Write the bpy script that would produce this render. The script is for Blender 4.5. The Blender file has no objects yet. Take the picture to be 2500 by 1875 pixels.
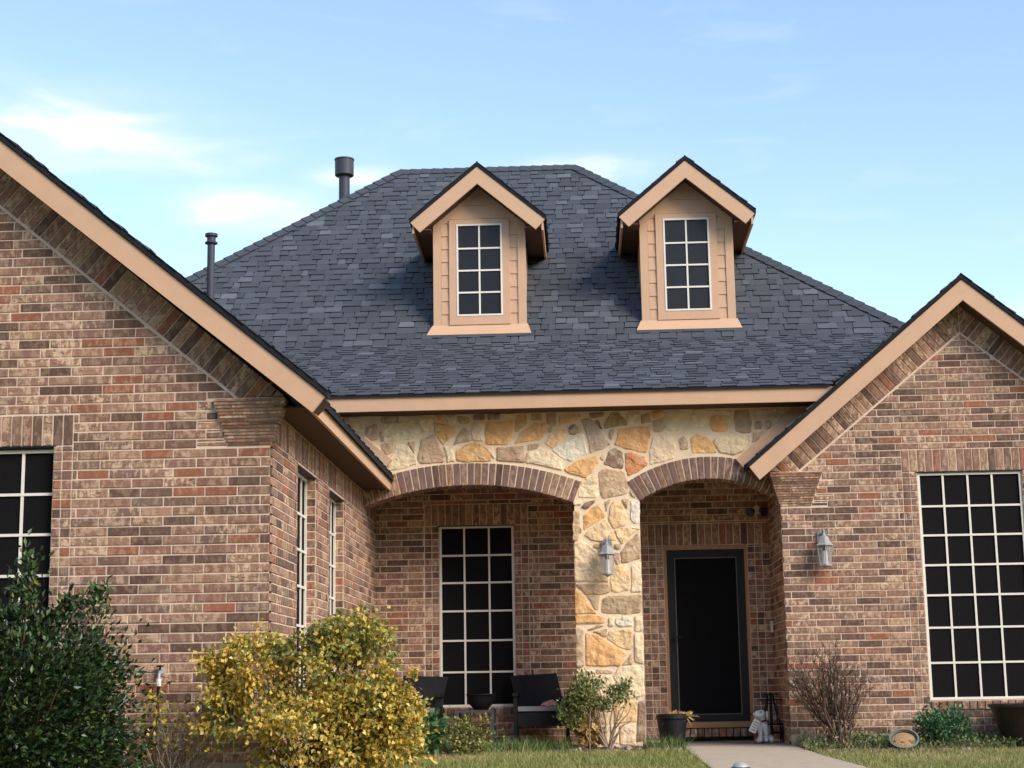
import bpy, math, random
import numpy as np
from mathutils import Vector, Matrix
from mathutils.geometry import tessellate_polygon

random.seed(7)
rng = np.random.default_rng(7)
scene = bpy.context.scene
COL = scene.collection

# ------------------------------------------------------------------ camera
FPX, PITCH, YAW, ROLL = 4059.8, 0.1835, -0.0419, -0.0161
CAM = Vector((0.2904, -18.2919, 0.4929))
fwd = Vector((math.sin(YAW)*math.cos(PITCH), math.cos(YAW)*math.cos(PITCH), math.sin(PITCH)))
rgt = Vector((math.cos(YAW), -math.sin(YAW), 0))
upv = rgt.cross(fwd)
R_ = rgt*math.cos(ROLL) + upv*math.sin(ROLL)
U_ = upv*math.cos(ROLL) - rgt*math.sin(ROLL)
cam = bpy.data.cameras.new('camera')
cam.sensor_width = 36
cam.lens = FPX/2500*36
cam.clip_end = 3000
camo = bpy.data.objects.new('camera', cam)
COL.objects.link(camo)
M = Matrix((R_, U_, -fwd)).transposed().to_4x4()
M.translation = CAM
camo.matrix_world = M
scene.camera = camo


def project(p):
    d = Vector(p) - CAM
    z = d.dot(fwd)
    return 1250 + FPX*d.dot(R_)/z, 937.5 - FPX*d.dot(U_)/z, z


def at(x, y, Y):
    """point of the plane Y = const seen at photo pixel x, y"""
    d = fwd + R_*((x-1250)/FPX) + U_*((937.5-y)/FPX)
    return CAM + d*((Y-CAM.y)/d.y)


# ------------------------------------------------------------------ world, sun, exposure
SUN_EL, SUN_AZ = math.radians(34), math.radians(131)
world = bpy.data.worlds.new('World')
scene.world = world
world.use_nodes = True
wn, wl = world.node_tree.nodes, world.node_tree.links
bg = wn['Background']
sky = wn.new('ShaderNodeTexSky')
sky.sky_type = 'NISHITA'
sky.sun_disc = False
sky.sun_elevation = SUN_EL
sky.sun_rotation = SUN_AZ
CLOUDS = [(-18.0, 18.9, 3.6, 1.15, 0.8), (-15.0, 18.2, 3.0, 0.6, 0.75), (-11.2, 16.5, 2.6, 0.6, 0.8), (-8.0, 17.6, 1.8, 0.35, 0.35), (0.4, 17.8, 2.4, 0.45, 0.4), (15.3, 12.0, 0.7, 0.5, 0.7),
          (-40, 22, 7, 1.6, 0.7), (38, 18, 6, 1.2, 0.7), (75, 26, 9, 2.0, 0.7), (-85, 24, 8, 1.5, 0.7), (130, 22, 8, 2, 0.7), (-140, 26, 8, 2, 0.7)]
sky.altitude = 150
sky.air_density = 1.0
sky.dust_density = 0.35
sky.ozone_density = 0.25
tc = wn.new('ShaderNodeTexCoord')


def wmath(op, a, b=None, c=None):
    n = wn.new('ShaderNodeMath')
    n.operation = op
    for i, v in enumerate((a, b, c)):
        if v is None:
            continue
        if isinstance(v, (int, float)):
            n.inputs[i].default_value = v
        else:
            wl.new(v, n.inputs[i])
    return n.outputs[0]


# clouds: wisps of noise gathered into a few banks at their compass bearing and height
sep = wn.new('ShaderNodeSeparateXYZ')
wl.new(tc.outputs['Generated'], sep.inputs[0])
AZ = wmath('MULTIPLY', wmath('ARCTAN2', sep.outputs[0], sep.outputs[1]), 57.2958)
EL = wmath('MULTIPLY', wmath('ARCSINE', sep.outputs[2]), 57.2958)
mp = wn.new('ShaderNodeMapping')
mp.inputs['Scale'].default_value = (11.0, 11.0, 42.0)
nz = wn.new('ShaderNodeTexNoise')
nz.inputs['Scale'].default_value = 1.3
nz.inputs['Detail'].default_value = 6
nz.inputs['Roughness'].default_value = 0.52
nz.inputs['Distortion'].default_value = 0.5
wl.new(tc.outputs['Generated'], mp.inputs['Vector'])
wl.new(mp.outputs['Vector'], nz.inputs['Vector'])
NZ = nz.outputs['Fac']
cloud = wmath('MULTIPLY', wmath('SUBTRACT', NZ, 0.58), 0.5)
for baz, bel, waz, wel, amp in CLOUDS:
    dx_ = wmath('DIVIDE', wmath('SUBTRACT', AZ, baz), waz)
    dy_ = wmath('DIVIDE', wmath('SUBTRACT', EL, bel), wel)
    r2 = wmath('ADD', wmath('MULTIPLY', dx_, dx_), wmath('MULTIPLY', dy_, dy_))
    r2 = wmath('ADD', r2, wmath('MULTIPLY', wmath('SUBTRACT', NZ, 0.52), -5.5))
    g_ = wmath('MULTIPLY', wmath('EXPONENT', wmath('MULTIPLY', r2, -1.0)), amp)
    cloud = wmath('MAXIMUM', cloud, g_)
cl = wn.new('ShaderNodeClamp')
cl.inputs['Max'].default_value = 0.85
wl.new(cloud, cl.inputs['Value'])
mx = wn.new('ShaderNodeMix')
mx.data_type = 'RGBA'
mx.inputs['B'].default_value = (4.3, 4.35, 4.5, 1)
wl.new(cl.outputs[0], mx.inputs['Factor'])
wl.new(sky.outputs['Color'], mx.inputs['A'])
wl.new(mx.outputs['Result'], bg.inputs['Color'])
bg.inputs['Strength'].default_value = 0.115

sl = bpy.data.lights.new('sun', 'SUN')
sl.energy = 1.5
sl.angle = math.radians(30)
sl.color = (1.0, 0.93, 0.84)
so = bpy.data.objects.new('sun', sl)
COL.objects.link(so)
sdir = Vector((math.sin(SUN_AZ)*math.cos(SUN_EL), math.cos(SUN_AZ)*math.cos(SUN_EL), math.sin(SUN_EL)))
so.rotation_euler = sdir.to_track_quat('Z', 'Y').to_euler()
so.location = sdir*60

scene.view_settings.view_transform = 'Standard'
scene.view_settings.look = 'None'
scene.view_settings.gamma = 1
scene.view_settings.use_curve_mapping = False
scene.view_settings.exposure = 1.3
scene.render.engine = 'CYCLES'
scene.render.resolution_x, scene.render.resolution_y = 1024, 768


# ------------------------------------------------------------------ helpers
def lin(r, g, b, k=1.0):
    def f(c):
        c /= 255
        return c/12.92 if c <= 0.04045 else ((c+0.055)/1.055)**2.4
    return (f(r)*k, f(g)*k, f(b)*k)


def jit(c, a=0.1, h=0.03):
    k = 1 + random.uniform(-a, a)
    return tuple(max(0.004, v*k*(1+random.uniform(-h, h))) for v in c)


def material(name, col=None, rough=0.85, noise=0.0, nscale=8.0, bump=0.0, bscale=60.0, stretch=(1, 1, 1),
             mottle=None, bdist=0.01, metal=0.0, spec=0.3, sub=0.0, col2=None, n2=(0.4, 0.65)):
    """procedural material; col None takes the piece's own paint from attribute Col"""
    m = bpy.data.materials.new(name)
    m.use_nodes = True
    n, l = m.node_tree.nodes, m.node_tree.links
    b = n['Principled BSDF']
    b.inputs['Roughness'].default_value = rough
    b.inputs['Metallic'].default_value = metal
    b.inputs['Specular IOR Level'].default_value = spec
    g = n.new('ShaderNodeNewGeometry')
    mpn = n.new('ShaderNodeMapping')
    mpn.inputs['Scale'].default_value = stretch
    l.new(g.outputs['Position'], mpn.inputs['Vector'])
    if col is None:
        a = n.new('ShaderNodeAttribute')
        a.attribute_name = 'Col'
        out = a.outputs['Color']
    else:
        a = n.new('ShaderNodeRGB')
        a.outputs[0].default_value = (*col, 1)
        out = a.outputs[0]
    if col2:
        nn = n.new('ShaderNodeTexNoise')
        nn.inputs['Scale'].default_value = nscale
        nn.inputs['Detail'].default_value = 6
        l.new(mpn.outputs['Vector'], nn.inputs['Vector'])
        r = n.new('ShaderNodeValToRGB')
        r.color_ramp.elements[0].position, r.color_ramp.elements[1].position = n2
        l.new(nn.outputs['Fac'], r.inputs['Fac'])
        mm = n.new('ShaderNodeMix')
        mm.data_type = 'RGBA'
        mm.inputs['B'].default_value = (*col2, 1)
        l.new(r.outputs['Color'], mm.inputs['Factor'])
        l.new(out, mm.inputs['A'])
        out = mm.outputs['Result']
    if mottle:
        for sc, lo, hi, cc, fac, st in mottle:
            nn = n.new('ShaderNodeTexNoise')
            nn.inputs['Scale'].default_value = sc
            nn.inputs['Detail'].default_value = 4
            nn.inputs['Roughness'].default_value = 0.6
            m2 = n.new('ShaderNodeMapping')
            m2.inputs['Scale'].default_value = st
            l.new(g.outputs['Position'], m2.inputs['Vector'])
            l.new(m2.outputs['Vector'], nn.inputs['Vector'])
            r = n.new('ShaderNodeMapRange')
            r.inputs['From Min'].default_value = lo
            r.inputs['From Max'].default_value = hi
            r.inputs['To Max'].default_value = fac
            l.new(nn.outputs['Fac'], r.inputs['Value'])
            src = r.outputs['Result']
            aa = n.new('ShaderNodeAttribute')
            aa.attribute_name = 'Mot'
            mu = n.new('ShaderNodeMath')
            mu.operation = 'MULTIPLY'
            l.new(src, mu.inputs[0])
            l.new(aa.outputs['Fac'], mu.inputs[1])
            mm = n.new('ShaderNodeMix')
            mm.data_type = 'RGBA'
            mm.inputs['B'].default_value = (*cc, 1)
            l.new(mu.outputs['Value'], mm.inputs['Factor'])
            l.new(out, mm.inputs['A'])
            out = mm.outputs['Result']
    if noise:
        nn = n.new('ShaderNodeTexNoise')
        nn.inputs['Scale'].default_value = nscale
        nn.inputs['Detail'].default_value = 8
        nn.inputs['Roughness'].default_value = 0.65
        l.new(mpn.outputs['Vector'], nn.inputs['Vector'])
        r = n.new('ShaderNodeMapRange')
        r.inputs['From Min'].default_value, r.inputs['From Max'].default_value = 0.25, 0.75
        r.inputs['To Min'].default_value, r.inputs['To Max'].default_value = 1-noise, 1+noise
        l.new(nn.outputs['Fac'], r.inputs['Value'])
        mm = n.new('ShaderNodeVectorMath')
        mm.operation = 'SCALE'
        l.new(out, mm.inputs[0])
        l.new(r.outputs['Result'], mm.inputs['Scale'])
        out = mm.outputs['Vector']
    l.new(out, b.inputs['Base Color'])
    if sub:
        t = n.new('ShaderNodeBsdfTranslucent')
        l.new(out, t.inputs['Color'])
        ms = n.new('ShaderNodeMixShader')
        ms.inputs[0].default_value = sub
        l.new(b.outputs[0], ms.inputs[1])
        l.new(t.outputs[0], ms.inputs[2])
        l.new(ms.outputs[0], n['Material Output'].inputs['Surface'])
    if bump:
        nb = n.new('ShaderNodeTexNoise')
        nb.inputs['Scale'].default_value = bscale
        nb.inputs['Detail'].default_value = 6
        l.new(g.outputs['Position'], nb.inputs['Vector'])
        bp = n.new('ShaderNodeBump')
        bp.inputs['Strength'].default_value = bump
        bp.inputs['Distance'].default_value = bdist
        l.new(nb.outputs['Fac'], bp.inputs['Height'])
        l.new(bp.outputs['Normal'], b.inputs['Normal'])
    return m


PALE = lin(214, 180, 148)
MAT = {
    'brick': material('fired_brick', None, 0.92, 0.16, 45, 0.5, 110,
                      mottle=[(19, 0.47, 0.58, PALE, 0.95, (1.5, 1.5, 0.75)), (26, 0.53, 0.66, lin(88, 70, 62), 0.75, (0.7, 0.7, 2.4))]),
    'mortar': material('mortar', lin(226, 198, 174), 0.95, 0.14, 14, 0.5, 150),
    'smortar': material('stone_mortar', lin(240, 212, 176), 0.95, 0.1, 12, 0.6, 90),
    'stone': material('limestone', None, 0.9, 0.22, 13, 0.9, 11, bdist=0.05,
                      mottle=[(9, 0.5, 0.66, lin(236, 222, 190), 0.55, (1, 1, 1.4)), (30, 0.56, 0.7, lin(176, 132, 96), 0.5, (1, 1, 1))]),
    'paint': material('tan_paint', lin(206, 165, 132), 0.75, 0.06, 5, 0.12, 160),
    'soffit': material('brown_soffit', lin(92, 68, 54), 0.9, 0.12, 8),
    'shingle': material('asphalt_shingle', None, 0.95, 0.28, 90, 0.6, 260),
    'felt': material('roof_edge', lin(34, 34, 38), 0.95, 0.2, 30),
    'white': material('cream_vinyl', lin(232, 222, 206), 0.5, 0.04, 10),
    'screen': material('solar_screen', lin(21, 18, 19), 0.85, 0.35, 420, 0.25, 700, spec=0.15),
    'glass_dark': material('dark_glass', lin(26, 24, 26), 0.45, 0.3, 6, spec=0.4),
    'storm': material('storm_door_paint', lin(44, 42, 40), 0.6, 0.08, 20, spec=0.25),
    'black': material('black_metal', lin(24, 24, 26), 0.5, 0.1, 30),
    'wicker': material('black_wicker', lin(27, 27, 30), 0.7, 0.4, 130, 0.8, 200, stretch=(0.3, 0.3, 1)),
    'cushion': material('grey_cushion', lin(132, 128, 128), 0.95, 0.1, 40),
    'pink': material('pink_cloth', lin(205, 150, 130), 0.95, 0.15, 20),
    'pot': material('black_pot', lin(26, 25, 27), 0.55, 0.15, 12),
    'potglaze': material('glazed_pot', lin(44, 30, 30), 0.35, 0.15, 8, spec=0.5),
    'concrete': material('concrete', lin(188, 170, 148), 0.95, 0.2, 5, 0.35, 70, col2=lin(162, 145, 126), n2=(0.5, 0.8)),
    'founda': material('foundation', lin(168, 154, 138), 0.95, 0.2, 9, 0.3, 60),
    'soil': material('soil', lin(92, 74, 58), 0.98, 0.4, 14, 0.8, 40, col2=lin(122, 108, 70), n2=(0.45, 0.6)),
    'ground': material('lawn_ground', lin(112, 108, 62), 0.98, 0.3, 3, 0.8, 30, col2=lin(150, 132, 88), n2=(0.45, 0.7)),
    'grass': material('grass', None, 0.8, 0.0, sub=0.25),
    'leaf': material('leaf', None, 0.55, 0.0, sub=0.2, spec=0.35),
    'gloss_leaf': material('glossy_leaf', None, 0.32, 0.0, sub=0.1, spec=0.5),
    'bark': material('bark', lin(92, 74, 62), 0.95, 0.35, 40, 0.6, 80),
    'palebark': material('pale_bark', lin(150, 130, 112), 0.95, 0.3, 40, 0.5, 80),
    'zinc': material('lantern_metal', lin(158, 156, 152), 0.6, 0.15, 25, spec=0.3),
    'zincd': material('lantern_plate', lin(128, 128, 128), 0.6, 0.1, 20),
    'candle': material('candle_sleeve', lin(235, 232, 225), 0.6),
    'statue': material('painted_resin', lin(226, 222, 212), 0.6, 0.06, 30),
    'vent': material('vent_metal', lin(70, 68, 76), 0.55, 0.12, 12, metal=0.2),
    'steel': material('steel', lin(176, 172, 168), 0.45, 0.1, 20, metal=0.15),
    'hose': material('black_rubber', lin(22, 22, 24), 0.5),
    'copper': material('sill_wood', lin(176, 134, 96), 0.7, 0.15, 12),
}
gl = bpy.data.materials.new('lantern_glass')
gl.use_nodes = True
gb = gl.node_tree.nodes['Principled BSDF']
gb.inputs['Base Color'].default_value = (0.42, 0.42, 0.40, 1)
gb.inputs['Roughness'].default_value = 0.15
gb.inputs['Alpha'].default_value = 0.3
MAT['glass'] = gl


class Acc:
    """collects faces with one paint per piece; build() links them as one mesh object"""
    def __init__(s):
        s.v, s.f, s.c, s.m = [], [], [], []

    def add(s, verts, faces, col=(0.5, 0.5, 0.5), mot=0.0):
        b = len(s.v)
        s.v += [tuple(p) for p in verts]
        s.f += [tuple(i+b for i in f) for f in faces]
        s.c += [col]*len(verts)
        s.m += [mot]*len(verts)

    def box(s, x0, x1, y0, y1, z0, z1, col=(0.5, 0.5, 0.5), mot=0.0):
        v = [(x, y, z) for x in (x0, x1) for y in (y0, y1) for z in (z0, z1)]
        s.add(v, [(0, 1, 3, 2), (4, 6, 7, 5), (0, 4, 5, 1), (2, 3, 7, 6), (0, 2, 6, 4), (1, 5, 7, 3)], col, mot)

    def obox(s, c, ax, ay, az, col=(0.5, 0.5, 0.5)):
        c, ax, ay, az = Vector(c), Vector(ax), Vector(ay), Vector(az)
        v = [c+ax*i+ay*j+az*k for i in (-1, 1) for j in (-1, 1) for k in (-1, 1)]
        s.add(v, [(0, 1, 3, 2), (4, 6, 7, 5), (0, 4, 5, 1), (2, 3, 7, 6), (0, 2, 6, 4), (1, 5, 7, 3)], col)

    def tube(s, pts, rad, n=8, col=(0.5, 0.5, 0.5), cap=True):
        pts = [Vector(p) for p in pts]
        if not hasattr(rad, '__len__'):
            rad = [rad]*len(pts)
        vs, fs = [], []
        for i, p in enumerate(pts):
            d = (pts[min(i+1, len(pts)-1)] - pts[max(i-1, 0)]).normalized()
            a = d.orthogonal().normalized() if i == 0 else (a - d*a.dot(d)).normalized()
            b = d.cross(a)
            for k in range(n):
                t = 2*math.pi*k/n
                vs.append(p + (a*math.cos(t) + b*math.sin(t))*rad[i])
        for i in range(len(pts)-1):
            for k in range(n):
                fs.append((i*n+k, i*n+(k+1) % n, (i+1)*n+(k+1) % n, (i+1)*n+k))
        if cap:
            fs += [tuple(range(n))[::-1], tuple((len(pts)-1)*n+k for k in range(n))]
        s.add(vs, fs, col)

    def lathe(s, c, prof, n=24, axis=None, col=(0.5, 0.5, 0.5)):
        c = Vector(c)
        az = Vector(axis).normalized() if axis else Vector((0, 0, 1))
        a = az.orthogonal().normalized()
        b = az.cross(a)
        vs, fs = [], []
        for r, z in prof:
            for k in range(n):
                t = 2*math.pi*k/n
                vs.append(c + az*z + (a*math.cos(t) + b*math.sin(t))*r)
        for i in range(len(prof)-1):
            for k in range(n):
                fs.append((i*n+k, i*n+(k+1) % n, (i+1)*n+(k+1) % n, (i+1)*n+k))
        s.add(vs, fs, col)

    def poly_extrude(s, poly, fr, d0, d1, holes=(), col=(0.5, 0.5, 0.5)):
        """outline (u,z) in frame fr, from depth d0 to d1 along the frame's normal"""
        loops = [list(poly)] + [list(h) for h in holes]
        tris = tessellate_polygon([[Vector((u, z, 0)) for u, z in lp] for lp in loops])
        flat = [p for lp in loops for p in lp]
        n = len(flat)
        vs = [fr(u, z, d1) for u, z in flat] + [fr(u, z, d0) for u, z in flat]
        fs = [tuple(t) for t in tris] + [tuple(i+n for i in t[::-1]) for t in tris]
        k = 0
        for lp in loops:
            m = len(lp)
            for i in range(m):
                a, b = k+i, k+(i+1) % m
                fs.append((a, b, b+n, a+n))
            k += m
        s.add(vs, fs, col)

    def build(s, name, mat, parent=None, kind=None, smooth=False, label=None):
        me = bpy.data.meshes.new(name)
        me.from_pydata(s.v, [], s.f)
        ca = me.color_attributes.new('Col', 'FLOAT_COLOR', 'POINT')
        ca.data.foreach_set('color', np.c_[np.array(s.c, dtype=np.float32).reshape(-1, 3), np.ones(len(s.v), np.float32)].ravel())
        ma = me.attributes.new('Mot', 'FLOAT', 'POINT')
        ma.data.foreach_set('value', np.array(s.m, dtype=np.float32))
        me.materials.append(MAT[mat])
        if smooth:
            me.polygons.foreach_set('use_smooth', [True]*len(me.polygons))
        o = bpy.data.objects.new(name, me)
        COL.objects.link(o)
        if parent:
            o.parent = parent
        if kind:
            o['kind'] = kind
        if label:
            o['label'] = label
        return o


def thing(name, label, cat, loc=(0, 0, 0), group=None):
    o = bpy.data.objects.new(name, None)
    o.empty_display_size = 0.2
    COL.objects.link(o)
    o['label'], o['category'] = label, cat
    if group:
        o['group'] = group
    return o


def tag(o, label, cat, group=None):
    o['label'], o['category'] = label, cat
    if group:
        o['group'] = group
    return o


def frame(o, u, n):
    o, u, n, z = Vector(o), Vector(u), Vector(n), Vector((0, 0, 1))
    return lambda a, b, d=0.0: o + u*a + z*b + n*d


def clip(poly, a, b, c):
    """keep a*u + b*z <= c"""
    out = []
    for i in range(len(poly)):
        p, q = poly[i], poly[(i+1) % len(poly)]
        dp, dq = a*p[0]+b*p[1]-c, a*q[0]+b*q[1]-c
        if dp <= 0:
            out.append(p)
        if dp*dq < 0:
            t = dp/(dp-dq)
            out.append((p[0]+(q[0]-p[0])*t, p[1]+(q[1]-p[1])*t))
    return out


def area(p):
    return 0.5*sum(p[i][0]*p[(i+1) % len(p)][1]-p[(i+1) % len(p)][0]*p[i][1] for i in range(len(p)))


def inset(poly, j):
    if len(poly) < 3:
        return []
    if area(poly) < 0:
        poly = poly[::-1]
    out = poly
    for i in range(len(poly)):
        p, q = poly[i], poly[(i+1) % len(poly)]
        L = math.hypot(q[0]-p[0], q[1]-p[1])
        if L < 1e-6:
            continue
        nx, nz_ = (q[1]-p[1])/L, -(q[0]-p[0])/L
        out = clip(out, nx, nz_, nx*p[0]+nz_*p[1]-j)
        if len(out) < 3:
            return []
    # drop near-duplicate corners
    r = []
    for p in out:
        if not r or math.hypot(p[0]-r[-1][0], p[1]-r[-1][1]) > 0.002:
            r.append(p)
    return r if len(r) > 2 else []


def rect(a, b, c, d):
    return [(a, c), (b, c), (b, d), (a, d)]


def subtract(rs, hole):
    a, b, c, d = hole
    out = []
    for (x0, x1, z0, z1) in rs:
        if x1 <= a or x0 >= b or z1 <= c or z0 >= d:
            out.append((x0, x1, z0, z1))
            continue
        m0, m1 = max(z0, c), min(z1, d)
        if z0 < c:
            out.append((x0, x1, z0, c))
        if z1 > d:
            out.append((x0, x1, d, z1))
        if x0 < a:
            out.append((x0, a, m0, m1))
        if x1 > b:
            out.append((b, x1, m0, m1))
    return out


# ------------------------------------------------------------------ the house
C, B = 0.0762, 0.2568              # course height, brick pitch
YL, XL = -5.3401, -2.1779          # left wing: front plane, right corner
XR = 2.4506                        # right wing: left corner (its front plane is Y = 0)
YS, YB = 0.15, 1.3155              # stone porch front, porch back wall
house = thing('brick_house', 'one storey brown brick house with stone porch front, dark shingle roof and two dormers', 'house')

fr_left = frame((0, YL, 0), (1, 0, 0), (0, -1, 0))
fr_right = frame((0, 0, 0), (1, 0, 0), (0, -1, 0))
fr_back = frame((0, YB, 0), (1, 0, 0), (0, -1, 0))
fr_side = frame((XL, 0, 0), (0, 1, 0), (1, 0, 0))
fr_rside = frame((XR, 0, 0), (0, 1, 0), (-1, 0, 0))
fr_stone = frame((0, YS, 0), (1, 0, 0), (0, -1, 0))

PAL = [(lin(162, 124, 106), 32, 0.5), (lin(176, 138, 116), 26, 1.0), (lin(118, 92, 79), 19, 0.2), (lin(150, 122, 108), 11, 0.7),
       (lin(170, 112, 86), 9, 0.3), (lin(188, 152, 126), 14, 1.0), (lin(142, 112, 97), 12, 0.35)]
PW = [p[1] for p in PAL]
BK = 0.72


def brick_col():
    p = random.choices(PAL, PW)[0]
    c = jit(p[0], 0.12, 0.04)
    return (c[0]*BK*1.05, c[1]*BK*0.96, c[2]*BK*0.9), p[2]*random.uniform(0.4, 1.2)


PIECES = {}                        # name -> list of (wall, poly, frame, d0, d1, col, mot, px area)


def seen(x, y):
    if not (8 < x < 2492 and 8 < y < 1867):
        return False
    if x < 300 and y > 1480:       # behind the holly
        return False
    if 470 < x < 1030 and y > 1530:  # behind the golden shrub
        return False
    return True


def add_piece(name, wall, poly, fr, d1, d0=-0.004, minarea=2.5e-4, colr=None):
    if len(poly) < 3 or abs(area(poly)) < minarea:
        return
    pts = [project(fr(u, z, d1)) for u, z in poly]
    ap = abs(area([(p[0], p[1]) for p in pts]))
    cx, cy = sum(p[0] for p in pts)/len(pts), sum(p[1] for p in pts)/len(pts)
    if not seen(cx, cy):
        ap = 0
    col, mot = colr or brick_col()
    PIECES.setdefault(name, []).append((wall, poly, fr, d0, d1, col, mot, ap))


def prism(acc, poly, fr, d0, d1, col, mot, cham=0.003):
    inner = inset(poly, cham)
    if len(inner) != len(poly):
        inner = poly
    n = len(poly)
    if area(poly) < 0:
        poly = poly[::-1]
    vs = [fr(u, z, d0) for u, z in poly] + [fr(u, z, d1-cham*0.8) for u, z in poly] + [fr(u, z, d1) for u, z in inner]
    fs = []
    for r in (0, 1):
        for i in range(n):
            fs.append((r*n+i, r*n+(i+1) % n, (r+1)*n+(i+1) % n, (r+1)*n+i))
    fs.append(tuple(2*n+i for i in range(n)))
    acc.add(vs, fs, col, mot)


def field(wall, fr, u0, u1, k0, k1, phase, reserved=(), planes=(), name='brick'):
    """running bond rows k0..k1 between u0 and u1, cut round reserved rectangles and by half planes"""
    for k in range(k0, k1):
        off = phase(k)
        n0 = math.floor((u0-off)/B)-1
        u = off + n0*B
        while u < u1:
            rs = [(max(u, u0), min(u+B, u1), k*C, (k+1)*C)]
            u += B
            if rs[0][1]-rs[0][0] < 0.012:
                continue
            for h in reserved:
                rs = subtract(rs, h)
            for r in rs:
                p = rect(*r)
                for pl in planes:
                    p = clip(p, *pl)
                    if len(p) < 3:
                        break
                p = inset(p, 0.006) if len(p) > 2 else []
                if p:
                    add_piece(name, wall, p, fr, 0.006+random.uniform(-0.002, 0.0025))


def columns(wall, fr, xs, k0, k1, z0, z1):
    """stacked header columns beside an opening"""
    for a, b in xs:
        for k in range(k0, k1):
            lo, hi = max(k*C, z0), min((k+1)*C, z1)
            if hi-lo > 0.02:
                add_piece('brick', wall, inset(rect(a, b, lo, hi), 0.005), fr, 0.006+random.uniform(-0.002, 0.002))


def soldiers(wall, fr, a, b, z0, z1, name='soldier_brick', d=0.007, pitch=0.0838):
    n = max(1, round((b-a)/pitch))
    w = (b-a)/n
    for i in range(n):
        add_piece(name, wall, inset(rect(a+i*w, a+(i+1)*w, z0, z1), 0.006), fr, d+random.uniform(-0.002, 0.002))


def wall_part(name, poly, fr, holes=(), th=0.11):
    a = Acc()
    a.poly_extrude(poly, fr, -th, 0.0, [rect(*h) for h in holes])
    return a.build(name, 'mortar', house)


# ---- left wing front
LW = (-5.02, -3.915, 0.338, 2.484)
ML = 0.829
LAP = -5.30
zml = lambda x: 2.84 + ML*(-2.462 - x)
zap = zml(LAP)
w_left = wall_part('left_wing_wall', [(XL, 0), (XL, zml(XL)+0.335), (LAP, zap+0.335), (2*LAP-XL, zml(XL)+0.335), (2*LAP-XL, 0)], fr_left, [LW])
resL = [(LW[0]-0.155, LW[1]+0.155, LW[2]-0.1, LW[3]+0.252)]
cplanes = [(1, 0, XL+0.012), (ML, 1, 2.84-ML*2.462), (-ML, 1, 2.84-ML*2.462-ML*2*LAP)]
corL = [(-2.513, 2.452), (-2.633, 2.824)]
field(w_left, fr_left, -8.2, XL+0.012, 0, 70, lambda k: XL if k % 2 else XL-0.074, resL + [(-2.52, XL+0.2, 2.452, 2.49), (-2.545, XL+0.2, 2.49, 2.57), (-2.573, XL+0.2, 2.57, 2.65), (-2.6, XL+.2, 2.65, 2.73), (-2.632, XL+.2, 2.73, 2.835)], cplanes)
columns(w_left, fr_left, [(LW[1], LW[1]+0.071), (LW[1]+0.071, LW[1]+0.155), (LW[0]-0.071, LW[0]), (LW[0]-0.155, LW[0]-0.071)], 0, 40, LW[2]-0.1, LW[3])
soldiers(w_left, fr_left, LW[0]-0.155, LW[1]+0.155, LW[3], LW[3]+0.252)
soldiers(w_left, fr_left, LW[0], LW[1], LW[2]-0.1, LW[2], 'sill_brick', 0.03)


def rake_bricks(wall, fr, x0, z0, slope, sx, n, zmin, apex):
    """bricks set square to the rake above its mortar line; sx the uphill direction"""
    L = math.hypot(1, slope)
    t = (sx/L, slope/L)
    nn = (-t[1]*sx, t[0]*sx) if sx > 0 else (slope/L, 1/L)
    for i in range(n):
        s0, s1 = i*0.0838, (i+1)*0.0838
        q = []
        for s_, h in ((s0, 0.012), (s1, 0.012), (s1, 0.262), (s0, 0.262)):
            q.append((x0+t[0]*s_+nn[0]*h, z0+t[1]*s_+nn[1]*h))
        q = clip(q, 0, -1, -zmin)
        if len(q) > 2:
            q = clip(q, sx, 0, apex*sx)
        if len(q) > 2:
            q = inset(q, 0.006)
            if q:
                add_piece('rake_brick', wall, q, fr, 0.008+random.uniform(-0.002, 0.003))


rake_bricks(w_left, fr_left, -2.10, zml(-2.10), ML, -1, 50, 2.835, LAP)
rake_bricks(w_left, fr_left, 2*LAP+2.10, zml(-2.10), ML, 1, 50, 2.835, LAP)

# ---- left wing side wall (faces the porch)
W1, W2 = (-4.09, -3.09, 0.338, 2.472), (-2.285, -1.315, 0.338, 2.465)
w_side = wall_part('left_wing_side_wall', [(YL+0.005, 0), (YB, 0), (YB, 2.95), (YL+0.005, 2.95)], fr_side, [W1, W2])
resS = [(w[0]-0.155, w[1]+0.155, w[2]-0.1, w[3]) for w in (W1, W2)] + [(YL-1, YB+1, 2.49, 2.742)]
resS += [(W1[0]-0.155, W1[1]+0.155, 2.4, 2.5), (W2[0]-0.155, W2[1]+0.155, 2.4, 2.5)]
field(w_side, fr_side, YL-0.006, YB, 0, 39, lambda k: YL+0.074 if k % 2 else YL+0.002, resS)
for w in (W1, W2):
    columns(w_side, fr_side, [(w[1], w[1]+0.071), (w[1]+0.071, w[1]+0.155), (w[0]-0.071, w[0]), (w[0]-0.155, w[0]-0.071)], 0, 40, w[2]-0.1, 2.49)
    soldiers(w_side, fr_side, w[0], w[1], w[2]-0.1, w[2], 'sill_brick', 0.03)
    fj = frame((XL, w[1], 0), (1, 0, 0), (0, -1, 0))      # brick reveal inside the opening
    for k in range(4, 33):
        lo, hi = max(k*C, w[2]), min((k+1)*C, w[3])
        if hi-lo > 0.02:
            add_piece('brick', w_side, inset(rect(-0.093, 0.0, lo, hi), 0.005), fj, 0.004)
soldiers(w_side, fr_side, YL+0.02, YB, 2.49, 2.742)

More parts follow.
